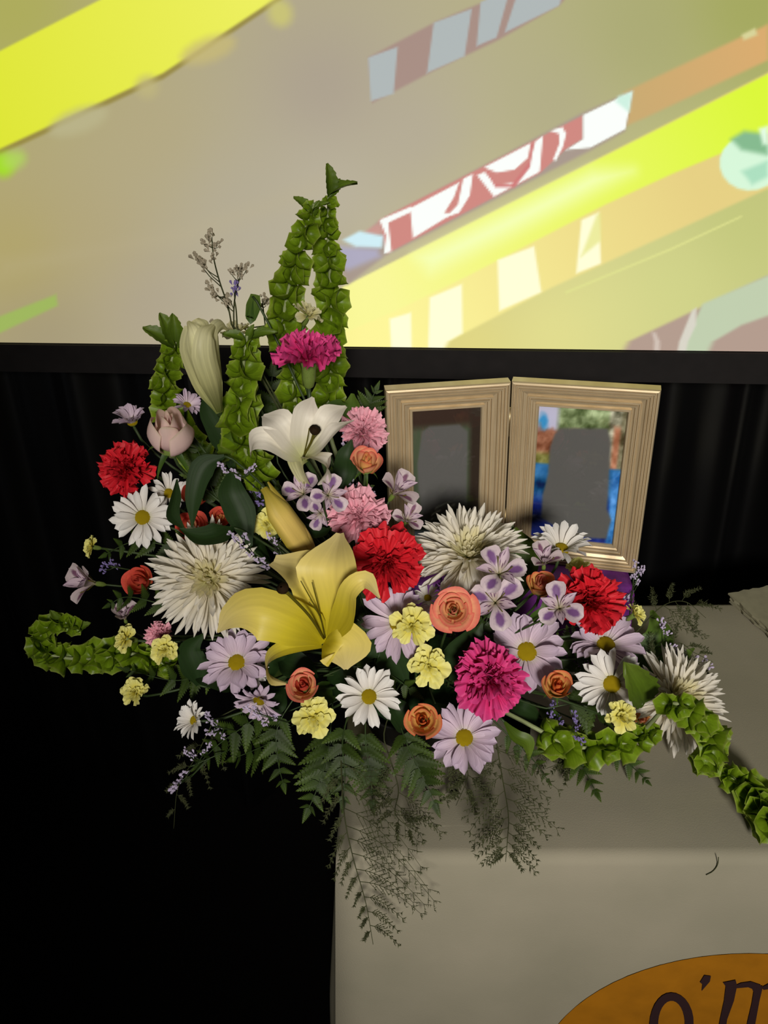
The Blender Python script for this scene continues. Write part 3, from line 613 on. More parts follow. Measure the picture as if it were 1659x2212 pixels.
# ---- spider chrysanthemums
def mum(u, v, px, fac, label, dY=0., shape=None, Y=None):
    f = Flower('spider_chrysanthemum', u, v, px, fac, label, 'flower', 'white spider chrysanthemums', dY, Y=Y)
    ms = [memo(('mum', k), lambda k=k: petal('petal', M['mum'], .046, needle, 3, 8, .25 - .1*k, -.25 + .28*k, .55, 0, seed=k)) for k in range(4)]
    mi = [memo(('mumi', k), lambda k=k: petal('petal', M['mum_c'], .05, needle, 3, 6, .0, .35 + .2*k, .4, 0, seed=k)) for k in range(2)]
    for row, (n, l, e, rr) in enumerate(((34, .92, -.08, .10), (34, .90, .08, .10), (32, .84, .25, .09), (30, .74, .40, .08), (28, .60, .56, .07), (24, .46, .74, .06), (18, .33, .92, .05), (12, .24, 1.1, .03), (6, .2, 1.35, .01))):
        for k in range(n):
            a = 2*PI*(k + .5*(row % 2))/n + rnd.uniform(-.12, .12); ll = l*rnd.uniform(.86, 1.08)
            f.part('petal', rnd.choice(ms if row < 5 else mi), RZ(a) @ TR(rr, 0, .02*row) @ RY(-(e + rnd.uniform(-.1, .1))) @ SC(ll, rnd.uniform(.8, 1.15)*(1 if row < 4 else .8), ll) @ Matrix.Rotation(rnd.uniform(-.4, .4), 4, 'X'))
    f.part('calyx', memo('cup', m_cup), SC(.7, .7, 1)); f.stem(.0024, depth=.30); return f
# ---- carnations
def carnation(u, v, px, fac, label, mat='red', dY=0., mini=False, grp=None, Y=None, elev0=.05, squash=1.):
    f = Flower('mini_carnation' if mini else 'carnation', u, v, px, fac, label, 'flower', grp, dY, Y=Y)
    if mini:
        ms = [memo(('minic', mat, k), lambda k=k: petal('petal', M[mat], .36, fanp, 8, 7, .35, -.35 + .3*k, .05, .07, 1.6 + k*.6, serr=.03, fan=.24, seed=k+3)) for k in range(3)]
        rows = ((6, .98, elev0, .02), (6, .84, elev0 + .35, .03), (5, .64, elev0 + .75, .02), (4, .46, elev0 + 1.1, .01))
    else:
        ms = [memo(('carn', mat, k), lambda k=k: petal('petal', M[mat], .40, fanp, 20, 10, .55, -.55 + .35*k, .06, .15, 1.7 + .55*k, serr=.042, fan=.2, seed=k+5, rp=1.6)) for k in range(4)]
        rows = ((8, .98, elev0, .03), (8, .94, elev0 + .25, .03), (8, .84, elev0 + .52, .03), (7, .74, elev0 + .80, .02), (6, .62, elev0 + 1.05, .02), (4, .52, elev0 + 1.3, .01))
    for row, (n, l, e, rr) in enumerate(rows):
        for k in range(n):
            a = 2*PI*(k + .5*(row % 2))/n + rnd.uniform(-.18, .18); ll = l*rnd.uniform(.92, 1.05)
            f.part('petal', rnd.choice(ms), RZ(a) @ TR(rr, 0, .0) @ RY(-(e + rnd.uniform(-.2, .2))) @ SC(ll, ll*rnd.uniform(.8, 1.2), ll) @ Matrix.Rotation(rnd.uniform(-.6, .6), 4, 'X'))
    f.part('calyx', memo('ccup', lambda: mesh('calyx', *lathe([(.05, -.75), (.14, -.68), (.19, -.45), (.20, -.15), (.24, .04), (.10, .10)], 12), M['calyx'])), Matrix())
    f.stem(.0015 if mini else .0022, depth=.70); return f
# ---- roses
def m_rosepetal(mat, R, H, A, curl, seed, close=0.):
    r = random.Random(seed); ph = r.uniform(0, 6); base_r = min(.10, R*.5)
    def fn(s, t):
        a = s*A/2; q = math.sin(min(1, t/.75)*PI/2)**.9; rr = base_r + (R - base_r)*q; z = H*(t**1.15)
        if t > .62:
            k = (t - .62)/.38; rr += curl*R*k*k*(1 - .35*s*s); z -= H*.34*curl*k*k
        if close: rr *= 1 - close*max(0, t - .5)*2
        z *= (1 - .22*s*s*t) ; rr *= 1 + .02*math.sin(5*a + ph)*t + .03*t*abs(s)**3
        z += .02*math.sin(4*s + ph)*t
        return (rr*math.cos(a), rr*math.sin(a), z)
    v, f, uv = grid(10, 9, fn); return mesh('petal', v, f, uv, M[mat])
def rose(u, v, px, fac, label, mat='peach', mat_in=None, dY=0., open_=.8, n=17, H=1., grp='spray roses', Y=None, name='spray_rose', sep=True, bud=0.):
    ext = (.08 + .34 + .34*open_)*(1.04 + .42*open_); f = Flower(name, u, v, px/ext, fac, label, 'flower', grp, dY, Y=Y); mi = mat_in or mat
    for k in range(n):
        g = k/(n - 1); R = (.03 + (.39 + .34*open_)*g**.85); h = (1.05 - .42*open_*g)*H; cu = (.04 + .42*open_*g**1.3) if k > 2 else 0.
        A = 2.7 if k < 4 else (2.1 if g < .6 else 1.75)
        me = memo(('rose', mat if g > .45 else mi, k, n, open_, H, bud), lambda: m_rosepetal(mat if g > .45 else mi, R, h, A, cu, k, max(bud, .55 - g*1.1)))
        f.part('petal', me, RZ(k*2.4 + rnd.uniform(-.12, .12)) @ TR(0, 0, -.45*H) @ RY(rnd.uniform(-.03, .03)))
    f.part('calyx', memo(('rcup', H), lambda: mesh('calyx', *lathe([(.05, -.75*H), (.12, -.66*H), (.17, -.52*H), (.16, -.42*H), (.3, -.30*H), (.02, -.30*H)], 12), M['calyx'])), Matrix())
    if sep:
        ms = memo('sepal', lambda: petal('sepal', M['leaf'], .12, lambda t: (1 - t)*.9 + .05, 2, 6, -.2, -1.1, .2))
        for k in range(5): f.part('sepal', ms, RZ(k*1.257) @ TR(.16, 0, -.45*H) @ RY(.25) @ Matrix.Scale(.6, 4))
    f.stem(.0016, depth=.70*H); return f
# ---- alstroemeria
def alstro(u, v, px, fac, label, dY=0., back=False, elev=.65, Y=None, spin=None, grp='lavender alstroemeria blooms'):
    f = Flower('alstroemeria', u, v, px, fac, label, 'flower', grp, dY, Y=Y, spin=spin)
    spoon = lambda t: .18 + .82*math.sin(min(1, t/.78)*PI/2)**2.2 if t < .78 else max(.08, math.sqrt(max(0, 1 - ((t - .78)/.22)**2)))
    narrow = lambda t: .2 + .8*math.sin(min(1, t/.65)*PI/2)**1.6 if t < .65 else max(.06, 1 - ((t - .65)/.35)**1.5)
    mo = memo(('alo', back), lambda: petal('petal', M['alb' if back else 'alo'], .34, spoon, 6, 10, .35, -.75, .22, .02, 1, seed=1))
    mi = memo(('ali', back), lambda: petal('petal', M['ali'], .17, narrow, 4, 10, .35, -.35, .3, .02, 1, seed=2))
    for k in range(3):
        f.part('petal', mo, RZ(k*2.094 + rnd.uniform(-.1, .1)) @ TR(.04, 0, -.35) @ RY(-elev + rnd.uniform(-.1, .1)) @ Matrix.Scale(rnd.uniform(1.05, 1.2), 4))
        f.part('petal', mi, RZ(k*2.094 + 1.047 + rnd.uniform(-.12, .12)) @ TR(.03, 0, -.33) @ RY(-elev - .12 + rnd.uniform(-.1, .1)) @ Matrix.Scale(rnd.uniform(1.0, 1.15), 4))
    ms = memo('alst', lambda: mesh('stamen', *tube([(0, 0, 0), (.25, 0, .25), (.4, 0, .55)], .012, .02, 5), None, M['pistil']))
    for k in range(4): f.part('stamen', ms, RZ(k*1.7 + .4) @ TR(.02, 0, -.3))
    f.part('calyx', memo('alcup', lambda: mesh('calyx', *lathe([(.04, -.75), (.09, -.62), (.10, -.42), (.07, -.30)], 10), M['calyx'])), Matrix())
    f.stem(.0012, depth=.7); return f
# ---- lilies: each tepal drawn along its own centre line
def lily(name, c, tepals, mat, label, pistil=None, stamens=(), dY=0., cup=.28, cat='flower', grp=None, n=18):
    p0 = at(c[0], c[1], dY); Y0 = p0.y; toC = (CAM - p0).normalized(); b_ = FT + Vector((0, 0, -.03)); s = mpp(p0)
    root = thing(name, b_, label, cat, grp); back = at(c[0] + c[2], c[1] + c[3], 0, Y0 + .055) if len(c) > 2 else p0 - toC*.03
    for tp in tepals:
        pts, ws = tp[0], tp[1]; N0 = tp[2] if len(tp) > 2 else (0, 0); mt = tp[3] if len(tp) > 3 else mat
        P = [atY(u, v, Y0 + dy) - b_ for (u, v, dy) in pts]; Nn = (toC + CR*N0[0] + CU*N0[1]).normalized()
        v, f, uv = ribbon(P, [x*s for x in ws], Nn, cup, n, 8, .04, 1.5); link('petal', mesh('petal', v, f, uv, M[mt]), root)
    if pistil:
        P = spline([atY(u, v, Y0 + dy) - b_ for u, v, dy in pistil], 10); v, f = tube(P, .0011, .0015, 7); o = link('pistil', mesh('pistil', v, f, None, M['pistil']), root)
        v, f, uv = lathe([(.001, -.003), (.0045, -.0015), (.0056, .002), (.001, .004)], 9); link('stigma', mesh('stigma', v, f, uv, M['anther']), o, Matrix.Translation(P[-1]) @ basis(P[-1] - P[-2]).to_4x4())
    for st in stamens:
        P = spline([atY(u, v, Y0 + dy) - b_ for u, v, dy in st], 8); v, f = tube(P, .0007, .0005, 5); link('stamen', mesh('stamen', v, f, None, M['pistil']), root)
    P = bez(back, back + (back - p0)*1.5, b_ + (back - b_)*.2 + Vector((0, 0, .06)), b_, 12); P = [p0 + (back - p0)*.3] + P
    v, f = tube([q - b_ for q in P], .0028, n=7); link('stem', mesh('stem', v, f, None, M['green']), root); return root
# ---- bells of Ireland
def m_bell():
    n = 15; prof = [(.05, 0), (.24, .07), (.38, .20), (.48, .37), (.55, .54), (.61, .66)]; vs3 = []; uv = []
    for j, (r, z) in enumerate(prof):
        for k in range(n):
            a = 2*PI*k/n; lob = math.cos(5*a); g = (j/(len(prof)-1))**2; rr = r*(1 + .10*lob*g); zz = z + .05*lob*g; vs3.append((rr*math.cos(a), rr*math.sin(a), zz)); uv.append((k/n, j/(len(prof)-1)))
    return mesh('bell', vs3, [(j*n+k, j*n+(k+1) % n, (j+1)*n+(k+1) % n, (j+1)*n+k) for j in range(len(prof)-1) for k in range(n)], uv, M['bell'])
def m_tooth(mat):
    def pr(t): return max(.03, (math.sin(PI*t**.85)**.7)*(1 - .22*((t*6) % 1))) if t < 1 else .02
    return petal('leaf', mat, .27, pr, 6, 20, .25, -.35, .25, .05, 1.5)
def bells(path, sizes, label, spacing=.8, k=4, tops=(), leaves=(), foam=True, dens=1., stem_r=.0028, jit=.25, tmin=0.):
    P3 = [at(u, v, 0, Y) for (u, v, Y) in path]; C = spline(P3, 60); b_ = FT + Vector((0, 0, -.03)) if foam else C[0]
    root = thing('bells_of_ireland', b_, label, 'flower stem', 'bells of Ireland stems'); s = mpp(C[30])
    pts = list(C)
    if foam: pts = bez(b_, b_ + (C[0] - b_)*.3 + Vector((0, 0, .02)), C[0] - (C[3] - C[0])*2, C[0], 10)[:-1] + pts
    v, f = tube([p - b_ for p in pts], stem_r, stem_r*.5, 6); link('stem', mesh('stem', v, f, None, M['pale']), root)
    mb = memo('bell', m_bell); dist = 0; nxt = 0; tot = sum((b2 - a2).length for a2, b2 in zip(C, C[1:])); row = 0; acc = 0
    for i in range(1, len(C)):
        acc += (C[i] - C[i-1]).length
        if acc < nxt or acc < tmin*tot: continue
        t = acc/tot; sz = interp(list(sizes), t)*s; nxt = acc + sz*spacing; T = (C[min(60, i+1)] - C[i-1]).normalized(); R = basis(T, row*.8)
        for q in range(k):
            a = 2*PI*q/k + rnd.uniform(-jit, jit); rad = R @ Vector((math.cos(a), math.sin(a), 0)); el = rnd.uniform(.15, .8); ax = (rad*math.cos(el) + T*math.sin(el) + Vector((rnd.uniform(-.25, .25), rnd.uniform(-.25, .25), rnd.uniform(-.25, .25)))).normalized()
            z = rnd.uniform(.75, 1.2)*sz
            link('bell', mb, root, Matrix.Translation(C[i] - b_ + rad*stem_r*.5) @ basis(ax, rnd.uniform(0, 6)).to_4x4() @ Matrix.Scale(z, 4))
        row += 1
    ml = memo('bellleaf', lambda: m_tooth(M['bellleaf']))
    for (u0, v0, u1, v1, dy, fa) in leaves:
        i0 = min(C, key=lambda p: (p - at(u0, v0, 0, p.y)).length); p0 = at(u0, v0, 0, i0.y); p1 = at(u1, v1, 0, i0.y + dy); X = (p1 - p0); L_ = X.length; X.normalize(); Nn = facing(p0, fa); Nn = (Nn - X*Nn.dot(X)).normalized(); Yv = Nn.cross(X)
        link('leaf', ml, root, Matrix.Translation(p0 - b_) @ Matrix((X, Yv, Nn)).transposed().to_4x4() @ SC(L_, L_, L_))
    return root
# ---- ferns
def m_pinna():
    """a lobed fern leaflet along +x, length 1"""
    vs3 = []; fs3 = []; uv = []; N = 7
    def lobe(x, side, L_, ang, w_):
        b0 = len(vs3); ca, sa = math.cos(ang), math.sin(ang)*side
        for (a, b_, z) in ((0, -w_*.6, 0), (L_*.5, -w_, .012), (L_, 0, -.02), (L_*.5, w_, .012), (0, w_*.6, 0)):
            vs3.append((x + a*ca - b_*sa*side*side*1.0*(1 if side > 0 else -1)*0 - b_*sa, a*sa + b_*ca, z)); uv.append((.5 + .5*side*a/max(L_, 1e-3), x))
        fs3.append((b0, b0+1, b0+2, b0+3, b0+4) if side > 0 else (b0+4, b0+3, b0+2, b0+1, b0))
    for k in range(N):
        t = k/N; L_ = .32*(1 - t)**.7 + .04
        for sd in (1, -1): lobe(.02 + t*.86, sd, L_, .85, .075*(1 - .45*t))
    lobe(.80, 1, .2, 0, .05); b0 = len(vs3)
    vs3.extend([(0, -.02, .004), (0, .02, .004), (.9, .008, .004), (.9, -.008, .004)]); uv.extend([(.5, 0), (.5, 0), (.5, .9), (.5, .9)]); fs3.append((b0, b0+3, b0+2, b0+1))
    return mesh('pinna', vs3, fs3, uv, M['fern'], False)
def fern(path, wid, label, fac=(0, .3), n=11, mat=None, foam=True, grp='dark fern fronds', t0=.22, name='fern_frond'):
    P3 = [at(u, v, 0, Y) for (u, v, Y) in path]; C = spline(P3, 40); b_ = FT + Vector((0, 0, -.03)) if foam else C[0]; root = thing(name, b_, label, 'fern', grp)
    pts = list(C)
    if foam: pts = bez(b_, b_ + Vector((0, 0, .04)), C[0] - (C[2] - C[0])*2, C[0], 8)[:-1] + pts
    v, f = tube([p - b_ for p in pts], .0011, .0004, 5); link('rachis', mesh('rachis', v, f, None, M['green']), root); me = memo('pinna', m_pinna)
    Nn = facing(C[20], fac)
    for k in range(n):
        t = t0 + (1 - t0)*(k + .3)/n; i = min(39, int(t*40)); T = (C[i+1] - C[i]).normalized(); N2 = (Nn - T*Nn.dot(T)).normalized(); B = T.cross(N2); L_ = wid*mpp(C[i])*(1 - ((t - t0)/(1 - t0))**1.6*.85)*min(1, .75 + k*.12)
        for sd in (1, -1):
            X = (T*.62 + B*sd*.78 - N2*.12*rnd.uniform(.2, 1.8)).normalized(); Nk = (N2 - X*N2.dot(X)).normalized(); Yk = Nk.cross(X)
            link('pinna', me, root, Matrix.Translation(C[i] - b_) @ Matrix((X, Yk, Nk)).transposed().to_4x4() @ SC(L_, L_*rnd.uniform(.8, 1), L_) @ Matrix.Rotation(rnd.uniform(-.35, .35), 4, 'X'))
    T = (C[40] - C[39]).normalized(); N2 = (Nn - T*Nn.dot(T)).normalized(); link('pinna', me, root, Matrix.Translation(C[37] - b_) @ Matrix((T, N2.cross(T), N2)).transposed().to_4x4() @ Matrix.Scale(wid*mpp(C[39])*.4, 4))
    return root
# ---- broad leaves
def leaf(pts, ws, label, mat='dleaf', fac=(0, .2), cup=.25, grp=None):
    P3 = [at(u, v, 0, Y) for u, v, Y in pts]; b_ = FT + Vector((0, 0, -.03)); root = thing('broad_leaf', b_, label, 'leaf', grp); s = mpp(P3[1])
    v, f, uv = ribbon([p - b_ for p in P3], [x*s for x in ws], facing(P3[1], fac), cup, 14, 6); link('blade', mesh('blade', v, f, uv, M[mat]), root)
    P = bez(P3[0], P3[0] - (P3[1] - P3[0])*.6, b_ + Vector((0, 0, .05)) + (P3[0] - b_)*.2, b_, 10); v, f = tube([p - b_ for p in P], .0014, n=5); link('stem', mesh('stem', v, f, None, M['green']), root); return root
# ---- limonium (sea lavender) sprigs
def m_floret(mat):
    vs3 = []; fs3 = []; r = random.Random(5)
    for k in range(9):
        c = Vector((r.uniform(-.32, .32), r.uniform(-.32, .32), r.uniform(-.4, .7))); d = Vector((r.uniform(-.6, .6), r.uniform(-.6, .6), 1)).normalized(); R = basis(d); b0 = len(vs3); h, w_ = .52, .17
        for (x, y, z) in ((0, 0, -h*.6), (w_, 0, h*.3), (0, w_, h*.3), (-w_, 0, h*.3), (0, -w_, h*.3), (0, 0, h*.55)): vs3.append(c + R @ Vector((x, y, z)))
        fs3 += [(b0, b0+2, b0+1), (b0, b0+3, b0+2), (b0, b0+4, b0+3), (b0, b0+1, b0+4), (b0+5, b0+1, b0+2), (b0+5, b0+2, b0+3), (b0+5, b0+3, b0+4), (b0+5, b0+4, b0+1)]
    return mesh('floret_cluster', vs3, fs3, None, mat, False)
def limonium(stem, tips, size, label, mat='limo', foam=True, sm='green', r=.0007):
    """stem: pixel path; tips: list of (from index along stem 0..1, u, v) clusters"""
    P3 = [at(u, v, 0, Y) for u, v, Y in stem]; C = spline(P3, 20); b_ = FT + Vector((0, 0, -.03)) if foam else C[0]; root = thing('sea_lavender', b_, label, 'flower sprig', 'sea lavender sprigs'); s = mpp(C[10])
    pts = list(C)
    if foam: pts = bez(b_, b_ + Vector((0, 0, .05)), C[0] - (C[2] - C[0]), C[0], 8)[:-1] + pts
    v, f = tube([p - b_ for p in pts], r*1.4, r, 5); link('stem', mesh('stem', v, f, None, M[sm]), root); me = memo(('flor', mat), lambda: m_floret(M[mat]))
    for (t, u, v_) in tips:
        p0 = C[min(20, int(t*20))]; p1 = at(u, v_, 0, p0.y + rnd.uniform(-.012, .012)); d = (p1 - p0)
        if d.length > 1e-4:
            v, f = tube([q - b_ for q in (p0, p0 + d*.5 + C_UP*d.length*-.06, p1)], r*.8, r*.6, 4); link('twig', mesh('twig', v, f, None, M[sm]), root)
        dd = (d.normalized()*.8 + Vector((0, 0, .4))) if d.length > 1e-4 else Vector((0, 0, 1))
        link('floret_cluster', me, root, Matrix.Translation(p1 - b_) @ basis(dd, rnd.uniform(0, 6)).to_4x4() @ Matrix.Scale(size*s*rnd.uniform(.8, 1.2), 4))
    return root
C_UP = CU
# ---- plumosus (asparagus fern) sprays: hair-fine needles, each branch one part
def plumosus(path, wid, label, nb=14, seed=1, foam=True, dens=1., droop=.35, taper=.75, lf=.9):
    r = random.Random(seed); P3 = [at(u, v, 0, Y) for u, v, Y in path]; C = spline(P3, 60); b_ = FT + Vector((0, 0, -.03)) if foam else C[0]; root = thing('asparagus_fern', b_, label, 'fern', 'wispy asparagus fern sprays'); s = mpp(C[30])
    pts = list(C)
    if foam: pts = bez(b_, b_ + (C[0]-b_)*.4 + Vector((0, 0, .05)), C[0] - (C[3] - C[0])*2, C[0], 8)[:-1] + pts
    v, f = tube([p - b_ for p in pts], .0008, .0003, 5); link('stem', mesh('stem', v, f, None, M['plum']), root)
    for k in range(nb):
        t = .10 + .88*k/nb; i = int(t*59); T = (C[min(60, i+2)] - C[max(0, i-2)]).normalized(); tc_ = (CAM - C[i]).normalized(); sd = 1 if k % 2 else -1; B = T.cross(tc_).normalized()*sd
        L_ = wid*s*(1 - taper*t)*r.uniform(.7, 1.15)*(lf if B.dot(CR) < 0 else 1.); vs3 = []; fs3 = []
        c0 = C[i]; c1 = c0 + (B*.8 + T*.45)*L_*.5; c2 = c0 + (B*.85 + T*.75 + Vector((0, 0, -droop)))*L_ + tc_*r.uniform(-.2, .15)*L_
        Q = bez(c0, c0 + (c1-c0)*.6, c1, c2, 10); v, f = tube([q - b_ for q in Q], .0004, .0002, 4); vs3 += v; fs3 += f
        for j in range(2, 11):
            for q in range(2):
                td = (Q[min(10, j)] - Q[j-1]).normalized(); sp_ = td.cross(tc_)*(1 if q else -1); ln = L_*.26*(1 - .55*j/11)*r.uniform(.6, 1.2); e0 = Q[j] if j < 11 else Q[10]; e1 = e0 + (td*.8 + sp_*.6 + tc_*r.uniform(-.4, .4))*ln
                v, f = tube([e0 - b_, e1 - b_], .0003, .0002, 3); b0 = len(vs3); vs3 += v; fs3 += [tuple(x + b0 for x in g) for g in f]
                for x in range(int(9*dens)):
                    g = r.uniform(.15, 1.05); c = e0 + (e1 - e0)*g; dr = (td*r.uniform(.1, 1) + sp_*r.uniform(-.9, .9) + tc_*r.uniform(-.8, .8)).normalized(); l2 = r.uniform(.0022, .0045); sd2 = dr.cross(tc_).normalized()*.00042; b0 = len(vs3)
                    vs3 += [c - b_ - sd2, c - b_ + sd2, c - b_ + dr*l2]; fs3.append((b0, b0+1, b0+2))
        stuff(link('branch', mesh('branch', vs3, fs3, None, M['plum'], False), root))
    return root

exec_list = []
# ------------------------------------------------------------------ tall stems at the back
bells([(640, 900, .87), (628, 760, .87), (612, 690, .87), (640, 560, .87), (668, 470, .875), (678, 440, .875)], (40, 42, 46, 42, 34, 20), 'shorter of the two tall bells of Ireland spikes rising against the screen', .78, 4,
      leaves=[(672, 462, 634, 424, .01, (.6, .6)), (676, 455, 712, 436, 0, (-.4, .9)), (672, 470, 690, 432, 0, (0, .5))])
bells([(705, 900, .905), (714, 800, .905), (716, 700, .905), (712, 580, .905), (708, 490, .905), (710, 425, .905)], (40, 42, 46, 42, 32, 18), 'tallest bells of Ireland spike, its tip highest against the screen', .78, 4,
      leaves=[(710, 428, 708, 352, 0, (.9, .2)), (712, 420, 772, 392, 0, (-.1, 1.2)), (712, 425, 735, 385, .01, (.2, .4))])
bells([(560, 1040, .81), (520, 940, .80), (520, 850, .80), (528, 770, .80), (534, 725, .80)], (44, 46, 48, 44, 30), 'bells of Ireland stem between the greenish lily trumpet and the white lily', .78, 4,
      leaves=[(540, 730, 600, 716, 0, (0, .8)), (532, 735, 480, 720, .0, (0, .8)), (536, 735, 548, 700, .0, (0, .8)), (510, 930, 480, 1000, 0, (0, .3))])
bells([(440, 1020, .89), (370, 890, .875), (352, 830, .865), (370, 780, .865), (380, 738, .865)], (40, 46, 44, 36, 24), 'bells of Ireland stem standing over the blush pink rose', .80, 4,
      leaves=[(378, 752, 308, 706, 0, (.2, .7)), (378, 748, 345, 675, .0, (.3, .4)), (382, 746, 372, 676, 0, (0, .4)), (384, 750, 414, 712, 0, (-.3, .5))])
bells([(380, 1440, .80), (280, 1412, .80), (190, 1424, .80), (105, 1412, .80), (88, 1372, .80), (125, 1345, .80), (170, 1352, .80)], (30, 38, 44, 40, 34, 28, 20), 'bells of Ireland stem curling out over the dark, past the table', .72, 4,
      leaves=[(160, 1362, 196, 1345, 0, (0, .3)), (130, 1350, 108, 1318, 0, (0, .3)), (118, 1410, 55, 1412, 0, (0, .3))])
bells([(1170, 1580, .68), (1230, 1612, .675), (1310, 1612, .67), (1380, 1596, .668), (1415, 1572, .668)], (38, 46, 46, 40, 22), 'bells of Ireland stem lying low under the yellow mini carnation, over the cloth', .78, 4,
      leaves=[(1394, 1518, 1352, 1432, -.01, (.1, .2)), (1300, 1640, 1260, 1655, 0, (0, .2))])
bells([(1372, 1600, .690), (1426, 1540, .648), (1462, 1520, .632), (1512, 1556, .630), (1545, 1612, .630), (1522, 1650, .632)], (2, 10, 32, 38, 42, 36), 'bells of Ireland stem bent down in front of the sideways spider chrysanthemum', .68, 4, tmin=.5)
bells([(1545, 1655, .648), lie(1585, 1682, .034), lie(1615, 1700, .030), lie(1645, 1735, .029), lie(1668, 1790, .028)], (4, 34, 46, 50, 44), 'bells of Ireland tip lying on the tablecloth, farthest from the flowers', .6, 5, foam=False)

# ------------------------------------------------------------------ lilies
lily('yellow_lily', (702, 1385), [
    ([(702, 1388, .0), (685, 1310, -.02), (668, 1240, -.012), (612, 1198, .02)][:3] + [(590, 1212, .022)], (10, 46, 50, 14), (.1, -.1)),
    ([(700, 1386, .0), (722, 1320, -.022), (712, 1230, -.025), (735, 1152, .015)], (12, 46, 66, 8), (-.1, -.2)),
    ([(712, 1385, .0), (744, 1330, -.045), (756, 1275, -.062), (790, 1252, -.062), (820, 1292, -.054)], (10, 28, 20, 17, 2), (-.2, -.1)),
    ([(695, 1392, .002), (620, 1400, -.010), (580, 1425, .0), (585, 1465, .010), (625, 1478, .018)], (10, 18, 17, 15, 2), (.0, .5)),
    ([(698, 1384, .0), (648, 1350, -.030), (565, 1318, -.036), (505, 1328, -.024), (470, 1366, -.010)], (12, 50, 60, 27, 2), (-.1, -.05)),
    ([(700, 1386, .0), (722, 1386, -.026), (746, 1400, -.034), (747, 1446, -.030)], (12, 46, 56, 4), (-.1, .1))],
    'lilyy', 'large yellow lily, wide open, among the flowers over the table corner', [(700, 1380, 0), (668, 1330, -.050), (612, 1272, -.075)],
    [[(702, 1380, 0), (690, 1330, -.03), (650, 1255, -.04)], [(702, 1380, 0), (690, 1320, -.03), (674, 1258, -.035)], [(704, 1380, 0), (690, 1330, -.03), (668, 1300, -.035)]], dY=-.035)
lily('white_lily', (655, 985), [
    ([(652, 988, .0), (628, 950, -.012), (598, 912, -.01), (568, 898, .012)], (8, 30, 34, 4), (.3, .0)),
    ([(654, 986, .0), (652, 940, -.01), (662, 895, -.008), (676, 858, .012)], (8, 26, 30, 3), (.0, -.2)),
    ([(658, 986, .0), (688, 940, -.015), (712, 898, -.012), (748, 878, .01)], (8, 22, 26, 3), (-.2, .0)),
    ([(660, 988, .0), (695, 962, -.03), (728, 925, -.03), (766, 908, -.01)], (8, 18, 20, 3), (-.3, .3)),
    ([(652, 990, .0), (618, 974, -.016), (578, 950, -.024), (548, 954, -.020), (542, 986, -.008)], (8, 24, 27, 24, 4), (.0, .25)),
    ([(656, 990, .0), (676, 988, -.030), (704, 996, -.042), (706, 1022, -.036), (686, 1046, -.026)], (8, 20, 28, 22, 3), (-.1, 1.2)),
    ([(655, 984, .004), (640, 995, .012), (652, 1030, .02), (676, 1060, .03)], (16, 20, 16, 8), (0, -.4), 'lilyg')],
    'lilyw', 'open white lily beside the pale pink carnation', [(656, 985, 0), (672, 955, -.02), (680, 930, -.03)],
    [[(656, 985, 0), (664, 950, -.02), (668, 925, -.03)], [(656, 985, 0), (676, 950, -.02), (686, 938, -.03)]], dY=-.04)
lily('greenish_lily', (470, 880, 6, 20), [
    ([(474, 892, .012), (446, 830, .018), (424, 760, .018), (428, 708, .010), (420, 690, .012)], (7, 28, 32, 26, 10), (0, .2)),
    ([(474, 892, .0), (452, 830, -.022), (428, 760, -.028), (414, 712, -.024), (405, 694, -.012)], (7, 26, 28, 16, 4), (-.2, 0)),
    ([(476, 890, -.003), (462, 830, -.03), (446, 770, -.034), (448, 720, -.026), (462, 702, -.01)], (7, 24, 26, 20, 6), (.2, 0)),
    ([(480, 888, .0), (474, 830, -.012), (466, 760, -.012), (468, 716, -.008), (482, 700, .01), (492, 712, .02)], (7, 22, 24, 18, 12, 3), (.8, .1))],
    'lilyg', 'greenish-white lily trumpet pointing upward beside the screen edge', dY=-.07, cup=-.55)
lily('lily_bud', (684, 1212), [
    ([(688, 1214, .0), (652, 1165, -.022), (610, 1105, -.024), (572, 1052, -.008)], (10, 31, 28, 7), (.2, .1)),
    ([(684, 1216, .0), (640, 1170, -.012), (600, 1115, -.012), (562, 1058, -.004)], (8, 24, 22, 4), (-.9, -.2)),
    ([(690, 1210, .0), (668, 1160, -.012), (625, 1100, -.012), (580, 1040, -.002)], (8, 24, 22, 3), (.9, .4))],
    'bud', 'closed yellow lily bud leaning above the open yellow lily', dY=.0, cup=-.6)

# ------------------------------------------------------------------ carnations
carnation(667, 782, 160, (0, 2.1), 'hot pink carnation held highest, below the two tall green spikes', 'mag', -.06, elev0=.0)
carnation(782, 938, 122, (.15, .45), 'pale pink carnation touching the photo frame edge', 'pink', .045)
carnation(770, 1122, 150, (.15, .5), 'pale pink carnation just above the big red carnation', 'pink', .0)
carnation(835, 1216, 172, (.1, .0), 'large red carnation next to the yellow lily', 'red', -.02)
carnation(1268, 1305, 165, (.5, .25), 'red carnation in front of the purple riser', 'red', -.03)
carnation(1058, 1468, 172, (0, .1), 'deep pink carnation low in front, between lavender daisies', 'mag', -.015)
carnation(280, 1014, 130, (-.5, .1), 'red carnation at the far edge beneath the blush pink rose', 'red', -.01)
carnation(345, 1372, 66, (-.4, .1), 'small pink carnation half hidden under the round spider chrysanthemum', 'pink', .02)
Yg = 'yellow mini carnations'
